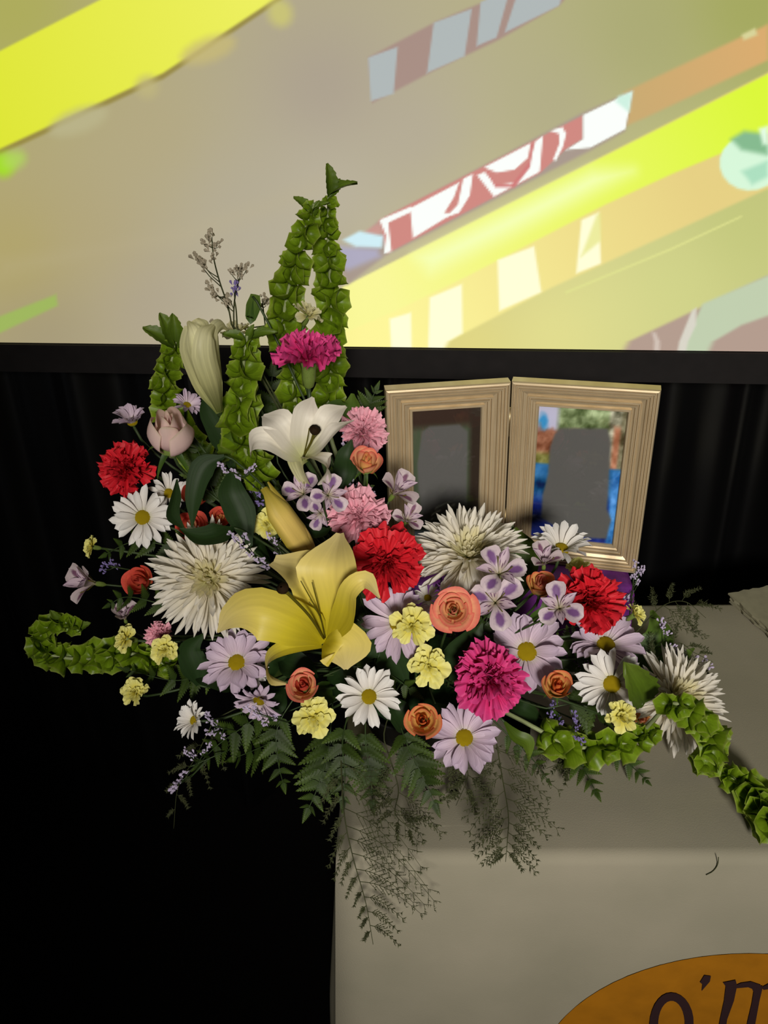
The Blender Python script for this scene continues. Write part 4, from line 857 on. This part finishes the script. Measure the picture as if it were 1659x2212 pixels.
for (u, v, px, fac, lab, dY) in ((890, 1352, 106, (.0, .1), 'yellow mini carnation beside the open peach rose', -.035), (926, 1440, 98, (0, .0), 'yellow mini carnation below another, next to the deep pink carnation', -.02),
    (678, 1548, 98, (0, .05), 'yellow mini carnation below the salmon-peach rose, over fern fronds', -.01), (357, 1404, 70, (-.25, .1), 'yellow mini carnation under the round spider chrysanthemum', -.01), (274, 1380, 72, (-1.2, .2), 'yellow mini carnation seen edge-on beside the curling bells of Ireland', .0),
    (293, 1496, 72, (-.3, .2), 'lowest yellow mini carnation alone against the dark', .0), (577, 1132, 74, (-.2, .1), 'yellow mini carnation behind the lily bud', .03), (200, 1182, 52, (-1.4, .2), 'tiny yellow carnation at the far dark edge below the white daisy', .0),
    (1342, 1548, 78, (0, .2), 'yellow mini carnation below the white daisy with a green leaf over it', -.075), (1370, 1328, 58, (1.2, .9), 'yellow mini carnation in profile beyond the red carnation near the cloth', .0), (1252, 1234, 72, (.4, 1.3), 'yellow mini carnation peeping out behind the red carnation at the frame', .02)):
    carnation(u, v, px, fac, lab, 'yel', dY, True, Yg, elev0=-.05 if px > 90 else .15)
carnation(664, 682, 74, (.5, 1.2), 'cream mini carnation between the two tall green spikes', 'crm', .0, True, 'cream mini carnations')
carnation(512, 722, 78, (0, 1.6), 'cream mini carnation beside the greenish lily trumpet', 'crm', .0, True, 'cream mini carnations')

# ------------------------------------------------------------------ roses
rose(366, 936, 130, (-.1, .6), 'large blush pink rose at the outer edge of the arrangement', 'blush', None, -.075, .2, 9, 1.05, None, name='garden_rose', bud=.42)
rose(980, 1318, 118, (.0, .1), 'large open peach rose, facing out, under the spider chrysanthemum', 'peach', 'peach', -.055, 1., 20, .8)
rose(1168, 1266, 70, (.1, .75), 'apricot rose bud between alstroemeria and the red carnation', 'apri', 'peach', -.015, .4, 13, 1.)
rose(1205, 1484, 72, (.1, .35), 'orange rose bud beside the deep pink carnation', 'apri', 'orange', -.035, .35, 13, 1.)
rose(913, 1556, 86, (-.05, .1), 'orange rose low in front beside the lowest lavender daisy', 'apri', 'orange', -.015, .6, 15, .9)
rose(656, 1482, 80, (-.15, .25), 'salmon-peach rose under the curled tip of the yellow lily', 'peach', 'salm', -.01, .6, 15, .9)
rose(792, 1002, 76, (.1, .75), 'peach-orange rose under the pale pink carnation by the frame', 'peach', 'apri', -.015, .45, 13, .95)
rose(304, 1256, 76, (-.5, .2), 'salmon rose tucked behind the round spider chrysanthemum', 'salm', 'salm', .03, .5, 13, .9)
rose(418, 1074, 60, (.1, .5), 'coral rose bud behind a dark pointed leaf', 'salm', 'apri', .03, .4, 12, 1.)
rose(412, 1140, 80, (-.1, .5), 'coral and cream rose above the round spider chrysanthemum', 'salm', 'peach', .02, .6, 14, .9)
rose(472, 1122, 50, (.3, .5), 'small coral rose bud under the dark broad leaf', 'salm', 'apri', .02, .4, 11, 1.)
rose(1388, 1556, 40, (.3, .1), 'tiny peach rose bud beside the bells of Ireland', 'apri', 'peach', .0, .4, 10, 1.)

# ------------------------------------------------------------------ chrysanthemums
mum(452, 1252, 262, (-.12, .05), 'round white spider chrysanthemum facing out, beside the yellow lily', -.01)
mum(1012, 1205, 262, (.0, .85), 'white spider chrysanthemum facing up in front of the photo frames', .0)
mum(1456, 1512, 236, (.62, .22), 'cream spider chrysanthemum turned sideways over the tablecloth', .0, Y=.735)

# ------------------------------------------------------------------ daisies
daisy(308, 1118, 138, (-.1, .05), 'white daisy below the outer red carnation', 'white', 18, -.02)
daisy(797, 1505, 140, (0, .1), 'white daisy between two yellow mini carnations low in front', 'white', 17, -.015)
daisy(1322, 1478, 160, (.05, .05), 'white daisy with a bells of Ireland leaf lying over it', 'white', 19, -.03)
daisy(1212, 1186, 140, (.25, 1.25), 'white daisy turned up against the photo frame', 'white', 20, .0, elev=.35)
daisy(862, 1345, 176, (-.1, .1), 'lavender daisy mostly covered by a yellow mini carnation', 'lav', 18, .005)
daisy(1138, 1408, 182, (.05, .1), 'lavender daisy right behind the deep pink carnation', 'lav', 16, .015, wid=.155)
daisy(1003, 1594, 160, (0, .15), 'lowest lavender daisy, hanging over the tablecloth edge of the arrangement', 'lav', 18, -.01, wid=.15)
daisy(1308, 1394, 172, (.35, .65), 'lavender daisy between the red carnation and the leaf-covered white daisy', 'lav', 18, .01, wid=.15)
daisy(512, 1432, 160, (-.25, .25), 'lavender-white daisy under the yellow lily petal', 'lav', 17, .01, wid=.15)
daisy(560, 1512, 110, (-.3, -.8), 'pale daisy hanging face down under the yellow lily', 'lav', 18, .005, elev=.25)
daisy(404, 876, 76, (.35, .9), 'bluish daisy behind the blush pink rose', 'lav', 16, -.03, elev=.3)
daisy(286, 912, 92, (-.35, 1.1), 'pale lavender daisy in profile beside the blush pink rose', 'lav', 13, .02, elev=.7, wid=.2)
daisy(364, 1066, 92, (.2, .3), 'white daisy peeping out behind the white daisy below the red carnation', 'white', 13, .02)
daisy(420, 1556, 92, (-.95, .15), 'white daisy seen sideways at the low dark edge', 'white', 18, .01, elev=.4)
daisy(924, 1292, 72, (.0, .5), 'small white daisy tucked behind the open peach rose', 'white', 12, .02, elev=.4)
daisy(545, 1462, 80, (.1, .6), 'half-hidden white daisy under the curled yellow lily petal', 'white', 13, .02, elev=.5)

# ------------------------------------------------------------------ alstroemeria
alstro(652, 1062, 92, (-.25, .35), 'lavender alstroemeria directly below the white lily', .0)
alstro(712, 1068, 92, (.25, .15), 'purple-spotted alstroemeria squeezed between white lily and pale pink carnation', -.06)
alstro(692, 1112, 72, (.0, -.3), 'lavender alstroemeria bloom hanging above the yellow lily tip', .0)
alstro(858, 1058, 120, (.55, .75), 'lavender alstroemeria in profile against the photo frame', .0, True, .95)
alstro(882, 1120, 86, (.35, .5), 'lavender alstroemeria right behind the big red carnation', .01, True, .8)
alstro(1080, 1232, 124, (.1, .5), 'lavender alstroemeria in front of the spider chrysanthemum', -.07)
alstro(1070, 1300, 128, (.0, .1), 'purple-spotted alstroemeria touching the open peach rose', -.05)
alstro(1176, 1210, 96, (.1, 1.0), 'lavender alstroemeria in profile above the apricot rose bud', -.015, True, .95)
alstro(1208, 1312, 112, (.0, .15), 'purple-spotted alstroemeria in front of the red carnation', -.062)
alstro(190, 1258, 118, (-1.1, .15), 'pinkish alstroemeria in profile reaching out into the dark', .0, True, 1.0)
alstro(268, 1330, 80, (-.3, 1.0), 'pale alstroemeria in profile above the edge-on yellow carnation', .01, True, 1.05)

# ------------------------------------------------------------------ broad leaves
DL = 'dark pointed leaves'
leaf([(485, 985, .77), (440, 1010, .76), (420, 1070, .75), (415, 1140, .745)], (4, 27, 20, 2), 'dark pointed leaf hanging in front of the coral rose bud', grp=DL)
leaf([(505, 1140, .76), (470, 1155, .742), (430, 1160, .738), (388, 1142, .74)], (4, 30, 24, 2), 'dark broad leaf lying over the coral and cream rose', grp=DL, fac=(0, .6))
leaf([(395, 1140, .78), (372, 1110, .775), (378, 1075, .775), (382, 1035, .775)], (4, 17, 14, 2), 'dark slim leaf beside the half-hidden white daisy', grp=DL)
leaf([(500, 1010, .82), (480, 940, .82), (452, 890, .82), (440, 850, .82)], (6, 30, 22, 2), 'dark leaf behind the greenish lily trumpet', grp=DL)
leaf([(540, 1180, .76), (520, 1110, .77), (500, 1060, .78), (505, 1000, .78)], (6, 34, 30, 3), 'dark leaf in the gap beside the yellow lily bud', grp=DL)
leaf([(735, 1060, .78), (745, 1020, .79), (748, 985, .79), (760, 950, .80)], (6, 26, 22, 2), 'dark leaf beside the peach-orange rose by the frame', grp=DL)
leaf([(700, 930, .845), (730, 900, .85), (760, 880, .85), (762, 850, .85)], (8, 36, 26, 4), 'green leaf behind the white lily under the hot pink carnation', 'leaf', grp=DL)
leaf([(1115, 1300, .80), (1130, 1250, .81), (1140, 1190, .82), (1112, 1140, .83)], (6, 26, 26, 4), 'dark green leaf standing before the frame hinge', 'fern', grp=DL)
leaf([(1130, 1370, .74), (1160, 1340, .73), (1180, 1320, .73), (1176, 1285, .74)], (5, 18, 16, 2), 'dark glossy leaf between alstroemeria and the apricot rose bud', 'leaf', grp=DL)
leaf([(1360, 1470, .79), (1400, 1420, .80), (1425, 1370, .815), (1408, 1318, .82)], (8, 38, 32, 4), 'broad green leaf under the lavender daisy near the cloth', 'leaf', grp=DL)
leaf([(1385, 1460, .79), (1430, 1440, .80), (1465, 1425, .80), (1500, 1400, .81)], (6, 22, 18, 2), 'green leaf pointing over the cloth towards the papers', 'leaf', grp=DL)
leaf([(1090, 1560, .67), (1115, 1590, .655), (1140, 1605, .65), (1142, 1645, .645)], (3, 14, 16, 2), 'small light green leaf below the deep pink carnation', 'bellleaf', grp=DL)
leaf([(640, 1120, .77), (670, 1150, .755), (700, 1150, .75), (715, 1140, .75)], (4, 14, 12, 2), 'dark little leaf beside the lily bud', grp=DL)
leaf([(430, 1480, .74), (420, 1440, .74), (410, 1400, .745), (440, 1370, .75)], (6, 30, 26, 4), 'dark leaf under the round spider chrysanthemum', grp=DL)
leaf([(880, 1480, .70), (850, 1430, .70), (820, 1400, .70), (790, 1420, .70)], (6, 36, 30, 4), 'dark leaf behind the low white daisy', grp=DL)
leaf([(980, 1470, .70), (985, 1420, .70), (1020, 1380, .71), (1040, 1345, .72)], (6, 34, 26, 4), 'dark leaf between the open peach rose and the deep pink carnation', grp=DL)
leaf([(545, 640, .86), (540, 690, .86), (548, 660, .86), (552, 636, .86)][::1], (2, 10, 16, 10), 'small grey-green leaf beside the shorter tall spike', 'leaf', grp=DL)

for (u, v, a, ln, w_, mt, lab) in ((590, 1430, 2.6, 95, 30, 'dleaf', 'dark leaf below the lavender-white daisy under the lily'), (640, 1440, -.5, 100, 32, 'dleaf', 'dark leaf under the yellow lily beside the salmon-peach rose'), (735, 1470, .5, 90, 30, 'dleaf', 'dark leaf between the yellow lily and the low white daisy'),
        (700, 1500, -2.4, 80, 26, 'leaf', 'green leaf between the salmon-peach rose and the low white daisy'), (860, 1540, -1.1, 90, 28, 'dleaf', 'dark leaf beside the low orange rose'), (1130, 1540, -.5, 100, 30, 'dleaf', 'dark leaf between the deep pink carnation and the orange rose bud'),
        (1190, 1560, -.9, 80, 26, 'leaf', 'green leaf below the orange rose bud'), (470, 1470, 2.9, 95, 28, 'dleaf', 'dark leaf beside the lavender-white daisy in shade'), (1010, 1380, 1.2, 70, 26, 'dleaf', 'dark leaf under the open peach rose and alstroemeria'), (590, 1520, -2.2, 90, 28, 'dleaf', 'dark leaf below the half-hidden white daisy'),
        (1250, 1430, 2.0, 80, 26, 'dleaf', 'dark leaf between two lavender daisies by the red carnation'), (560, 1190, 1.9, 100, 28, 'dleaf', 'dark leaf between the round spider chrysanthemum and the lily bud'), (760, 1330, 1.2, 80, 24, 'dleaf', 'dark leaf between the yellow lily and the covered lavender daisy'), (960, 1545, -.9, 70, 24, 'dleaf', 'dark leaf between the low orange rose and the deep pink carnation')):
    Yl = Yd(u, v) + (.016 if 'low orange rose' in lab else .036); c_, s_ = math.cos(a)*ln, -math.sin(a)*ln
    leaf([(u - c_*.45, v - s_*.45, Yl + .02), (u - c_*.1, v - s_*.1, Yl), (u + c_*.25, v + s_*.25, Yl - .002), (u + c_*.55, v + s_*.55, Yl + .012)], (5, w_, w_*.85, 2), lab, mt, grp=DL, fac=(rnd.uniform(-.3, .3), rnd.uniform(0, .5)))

# ------------------------------------------------------------------ fern fronds
FE = [([(720, 1500, .70), (710, 1610, .66), (690, 1690, .632), (660, 1762, .615)], 92, 'fern frond drooping past the table corner, lowest of the fronds', 10),
      ([(790, 1520, .69), (790, 1610, .655), (800, 1680, .635), (806, 1748, .62)], 80, 'fern frond hanging straight down over the cloth below the white daisy', 10),
      ([(850, 1520, .69), (880, 1610, .645), (915, 1680, .620), (945, 1752, .600)], 86, 'fern frond slanting over the cloth below the orange rose', 10),
      ([(760, 1510, .68), (740, 1600, .635), (745, 1670, .610), (740, 1745, .585)], 76, 'fern frond at the front cloth corner among the others', 9),
      ([(640, 1500, .72), (600, 1570, .70), (600, 1640, .68), (615, 1706, .67)], 74, 'dim fern frond hanging over the dark beside the table', 9),
      ([(620, 1500, .73), (540, 1560, .72), (470, 1610, .715), (420, 1660, .71)], 78, 'dim fern frond reaching down into the dark past the sideways daisy', 10),
      ([(1150, 1540, .73), lie(1220, 1600, .030), lie(1260, 1660, .024), lie(1295, 1726, .016)], 66, 'fern frond pointing down over the cloth under the bells of Ireland', 10),
      ([(1060, 1550, .68), (1110, 1600, .66), (1150, 1640, .648), (1190, 1695, .64)], 54, 'brownish fern frond below the deep pink carnation', 8),
      ([(1250, 1560, .735), lie(1320, 1620, .022), lie(1370, 1660, .016), lie(1402, 1692, .014)], 48, 'fern frond tip showing beyond the low bells of Ireland', 8),
      ([(560, 1400, .76), (460, 1440, .76), (380, 1470, .765), (250, 1440, .78)], 76, 'fern frond behind the yellow mini carnations in the dark', 10),
      ([(480, 1180, .80), (380, 1180, .80), (290, 1170, .805), (215, 1205, .81)], 66, 'fern frond behind the white daisy below the red carnation', 9),
      ([(420, 1330, .79), (330, 1300, .79), (270, 1290, .80), (230, 1310, .80)], 60, 'fern frond behind the salmon rose', 8),
      ([(760, 960, .86), (790, 900, .88), (800, 870, .88), (815, 835, .885)], 58, 'feathery fern frond rising beside the photo frame', 8),
      ([(600, 1000, .86), (590, 920, .885), (585, 860, .905), (590, 790, .92)], 90, 'fern frond standing behind the hot pink carnation', 9),
      ([(880, 1400, .73), (800, 1330, .75), (770, 1280, .76), (750, 1220, .77)], 110, 'fern frond in the gap behind the yellow lily', 8),
      ([(940, 1480, .71), (1000, 1420, .73), (1040, 1370, .745), (1060, 1310, .76)], 110, 'fern frond in the gap behind the open peach rose', 8),
      ([(1120, 1480, .74), (1190, 1430, .77), (1240, 1400, .785), (1300, 1340, .82)], 100, 'fern frond in the gap behind the lavender daisies', 8),
      ([(700, 1480, .72), (600, 1440, .73), (560, 1400, .735), (500, 1380, .74)], 110, 'fern frond in the gap under the yellow lily petal', 8),
      ([(700, 1460, .70), (760, 1440, .70), (830, 1450, .695), (900, 1500, .69)], 110, 'fern frond in the gap behind the low white daisy', 8),
      ([(1180, 1530, .70), (1250, 1520, .70), (1300, 1540, .70), (1420, 1460, .735)], 90, 'fern frond under the leaf-covered white daisy', 9),
      ([(660, 1200, .80), (600, 1130, .81), (560, 1090, .81), (520, 1030, .82)], 110, 'fern frond in the gap behind the lily bud', 9),
      ([(500, 1120, .81), (460, 1060, .82), (440, 1000, .83), (420, 960, .84)], 90, 'fern frond in the gap beneath the blush pink rose', 8),
      ([(760, 1180, .79), (730, 1110, .80), (750, 1050, .81), (740, 990, .82)], 90, 'fern frond in the gap behind the pale pink carnations', 8),
      ([(1130, 1260, .80), (1120, 1210, .82), (1115, 1180, .83), (1105, 1130, .84)], 44, 'short fern frond before the frame hinge', 6),
      ([(640, 1560, .73), (590, 1600, .73), (550, 1620, .735), (500, 1640, .74)], 90, 'dim fern frond below the face-down daisy', 8)]
for (pth, wid, lab, n) in FE: fern(pth, wid, lab, n=max(5, int(n*.72)))

# ------------------------------------------------------------------ sea lavender
limonium([(500, 700, .87), (492, 660, .87), (475, 610, .87), (462, 560, .87), (458, 520, .87)], [(1, 458, 512), (.9, 452, 532), (.9, 470, 535), (.7, 463, 562), (.55, 436, 572), (.5, 445, 580), (.45, 428, 566), (.3, 462, 630), (.35, 470, 640), (.28, 456, 620), (.15, 488, 655)], 24, 'tallest grey sea lavender sprig in front of the screen', 'limog', sm='plum')
limonium([(505, 705, .85), (505, 670, .85), (508, 640, .85), (515, 608, .85)], [(1, 500, 592), (1, 512, 588), (1, 522, 586), (1, 532, 584), (.9, 518, 600), (.3, 492, 660), (.35, 498, 648)], 19, 'shorter grey sea lavender sprig with a flat top', 'limog', sm='plum')
limonium([(512, 705, .835), (510, 670, .835), (507, 650, .835)], [(1, 506, 632), (1, 508, 622)], 22, 'small blue-grey sea lavender bud beside the grey sprigs', 'limov', sm='plum')
limonium([(575, 720, .91), (570, 680, .91), (567, 655, .91)], [(1, 568, 645), (1, 562, 655), (.8, 575, 660), (.2, 470, 705), (.2, 530, 706)], 20, 'dull sea lavender sprig beside the shorter tall spike', 'limog', sm='plum')
LV = [((560, 1060), [(478, 1008), (490, 1016), (505, 1022), (520, 1030), (535, 1022), (548, 1012)], 'limo', 'sea lavender sprig between two bells of Ireland stems and dark leaf'), ((575, 1110), [(545, 1060), (556, 1072), (560, 1085), (550, 1092)], 'limov', 'violet sea lavender behind the yellow mini carnation'),
      ((770, 1040), [(748, 960), (752, 985), (742, 1010), (760, 975), (750, 940)], 'limo', 'sea lavender sprig beside the white lily and peach-orange rose'), ((790, 1090), [(762, 1050), (775, 1058), (790, 1062), (800, 1070), (768, 1068)], 'limo', 'sea lavender sprig above the middle pale pink carnation'),
      ((580, 1230), [(500, 1158), (512, 1170), (525, 1180), (540, 1195), (530, 1165), (555, 1205), (570, 1220)], 'limo', 'sea lavender sprig over the rim of the round spider chrysanthemum'), ((620, 1220), [(585, 1160), (598, 1172), (610, 1165), (600, 1190)], 'limo', 'sea lavender sprig beside the lily bud base'),
      ((330, 1240), [(232, 1222), (245, 1215), (255, 1225), (225, 1232)], 'limov', 'dim sea lavender beside the salmon rose'), ((540, 1600), [(390, 1690), (380, 1700), (400, 1672), (420, 1635), (405, 1625), (440, 1628), (375, 1702), (450, 1610)], 'limo', 'sea lavender sprig hanging in the dark below the sideways daisy'),
      ((520, 1580), [(455, 1560), (470, 1570), (460, 1580), (480, 1590), (450, 1548)], 'limo', 'sea lavender sprig beside the sideways white daisy'), ((620, 1560), [(540, 1530), (560, 1545), (575, 1560), (590, 1550), (555, 1530)], 'limo', 'sea lavender sprig under the face-down daisy'),
      ((1360, 1330), [(1374, 1222), (1380, 1240), (1368, 1250), (1385, 1232), (1378, 1262), (1362, 1290), (1350, 1285), (1345, 1296)], 'limo', 'sea lavender sprig against the purple riser'), ((1380, 1420), [(1428, 1345), (1436, 1358), (1440, 1372), (1450, 1398), (1462, 1412)], 'limo', 'sea lavender sprig over the cloth beside the broad green leaf'),
      ((1180, 1560), [(1190, 1545), (1200, 1555), (1185, 1575), (1210, 1560), (1195, 1530)], 'limov', 'violet sea lavender below the orange rose bud'), ((1220, 1580), [(1240, 1560), (1248, 1575), (1245, 1590), (1255, 1600), (1240, 1545)], 'limov', 'violet sea lavender over the low bells of Ireland'),
      ((1430, 1480), [(1500, 1425), (1515, 1430), (1530, 1440), (1480, 1420)], 'limo', 'sea lavender sprig behind the sideways spider chrysanthemum'), ((960, 1300), [(948, 1268), (955, 1260), (965, 1255)], 'limov', 'violet sea lavender below the upward spider chrysanthemum'),
      ((1120, 1330), [(1020, 1245), (1030, 1240), (1012, 1250)], 'limov', 'violet sea lavender beside the upper alstroemeria')]
LO = {'sea lavender sprig above the middle': .04, 'sea lavender sprig beside the white lily and': .04, 'sea lavender sprig over the rim of the round': -.06, 'sea lavender sprig between two bells': -.05,
      'violet sea lavender over the low bells': -.035, 'violet sea lavender below the orange rose bud': .012, 'sea lavender sprig under the face-down': -.02}   # behind (+) or before (-) their neighbours
for (st, tips, mt, lab) in LV:
    cxm = sum(t[0] for t in tips)/len(tips); cym = sum(t[1] for t in tips)/len(tips); Yb = Yd(cxm, cym) + .005 + next((d for k, d in LO.items() if lab.startswith(k)), 0.)
    limonium([(st[0], st[1], Yb + .04), ((st[0] + cxm)/2, (st[1] + cym)/2, Yb + .01), (cxm, cym, Yb)], [(rnd.uniform(.6, 1), a, b_) for a, b_ in tips], 17, lab, mt)

# ------------------------------------------------------------------ asparagus fern sprays
plumosus([(735, 1600, .64), (742, 1745, .575), (762, 1850, .545), (790, 1950, .532), (806, 2040, .522)], 250, 'long asparagus fern spray hanging down the cloth front at the table corner', 22, 3, lf=.3, dens=.62)
plumosus([(830, 1600, .66), lie(860, 1700, .045), lie(855, 1760, .040), lie(905, 1800, .030)], 150, 'asparagus fern spray spread over the front table edge beside the fern fronds', 12, 4, lf=.6, dens=.7, droop=.05)
plumosus([(1070, 1590, .66), lie(1085, 1680, .055), lie(1098, 1760, .045), (1096, 1815, .555), (1092, 1862, .540)], 150, 'asparagus fern spray hanging over the table edge below the deep pink carnation', 18, 5, dens=.75, droop=.0)
plumosus([(960, 1600, .675), (1000, 1650, .662), (1010, 1680, .650), (985, 1740, .625)], 110, 'short asparagus fern spray below the lowest lavender daisy', 10, 6, droop=.1)
plumosus([(1150, 1560, .72), lie(1200, 1620, .022), lie(1230, 1640, .022), lie(1180, 1660, .024)], 100, 'asparagus fern wisp under the low bells of Ireland on the cloth', 8, 7, droop=.0)
plumosus([(1370, 1370, .80), (1430, 1310, .83), (1480, 1300, .845), (1525, 1335, .83)], 120, 'brown asparagus fern wisp at the back of the table by the papers', 10, 8, dens=.7)
plumosus([(1400, 1440, .78), (1460, 1390, .79), (1500, 1410, .785), (1540, 1430, .775)], 80, 'brown asparagus fern wisp behind the sideways spider chrysanthemum', 8, 9, dens=.7)
plumosus([(460, 1560, .73), (420, 1640, .72), (385, 1700, .715), (375, 1790, .71)], 70, 'dim asparagus fern wisp hanging in the dark', 8, 10)

# ------------------------------------------------------------------ a fallen stem scrap on the cloth edge
P = [to_front(1525, 1890, .002), to_front(1540, 1882, .002), to_front(1550, 1868, .002), to_front(1552, 1852, .003)]
v, f = tube([p - P[0] for p in spline(P, 8)], .0004, .0005, 5); sc_ = link('stem_scrap', mesh('stem_scrap', v, f, None, M['plum'])); sc_.location = P[0]
tag(sc_, 'tiny fallen stem scrap clinging to the cloth front edge', 'plant scrap')
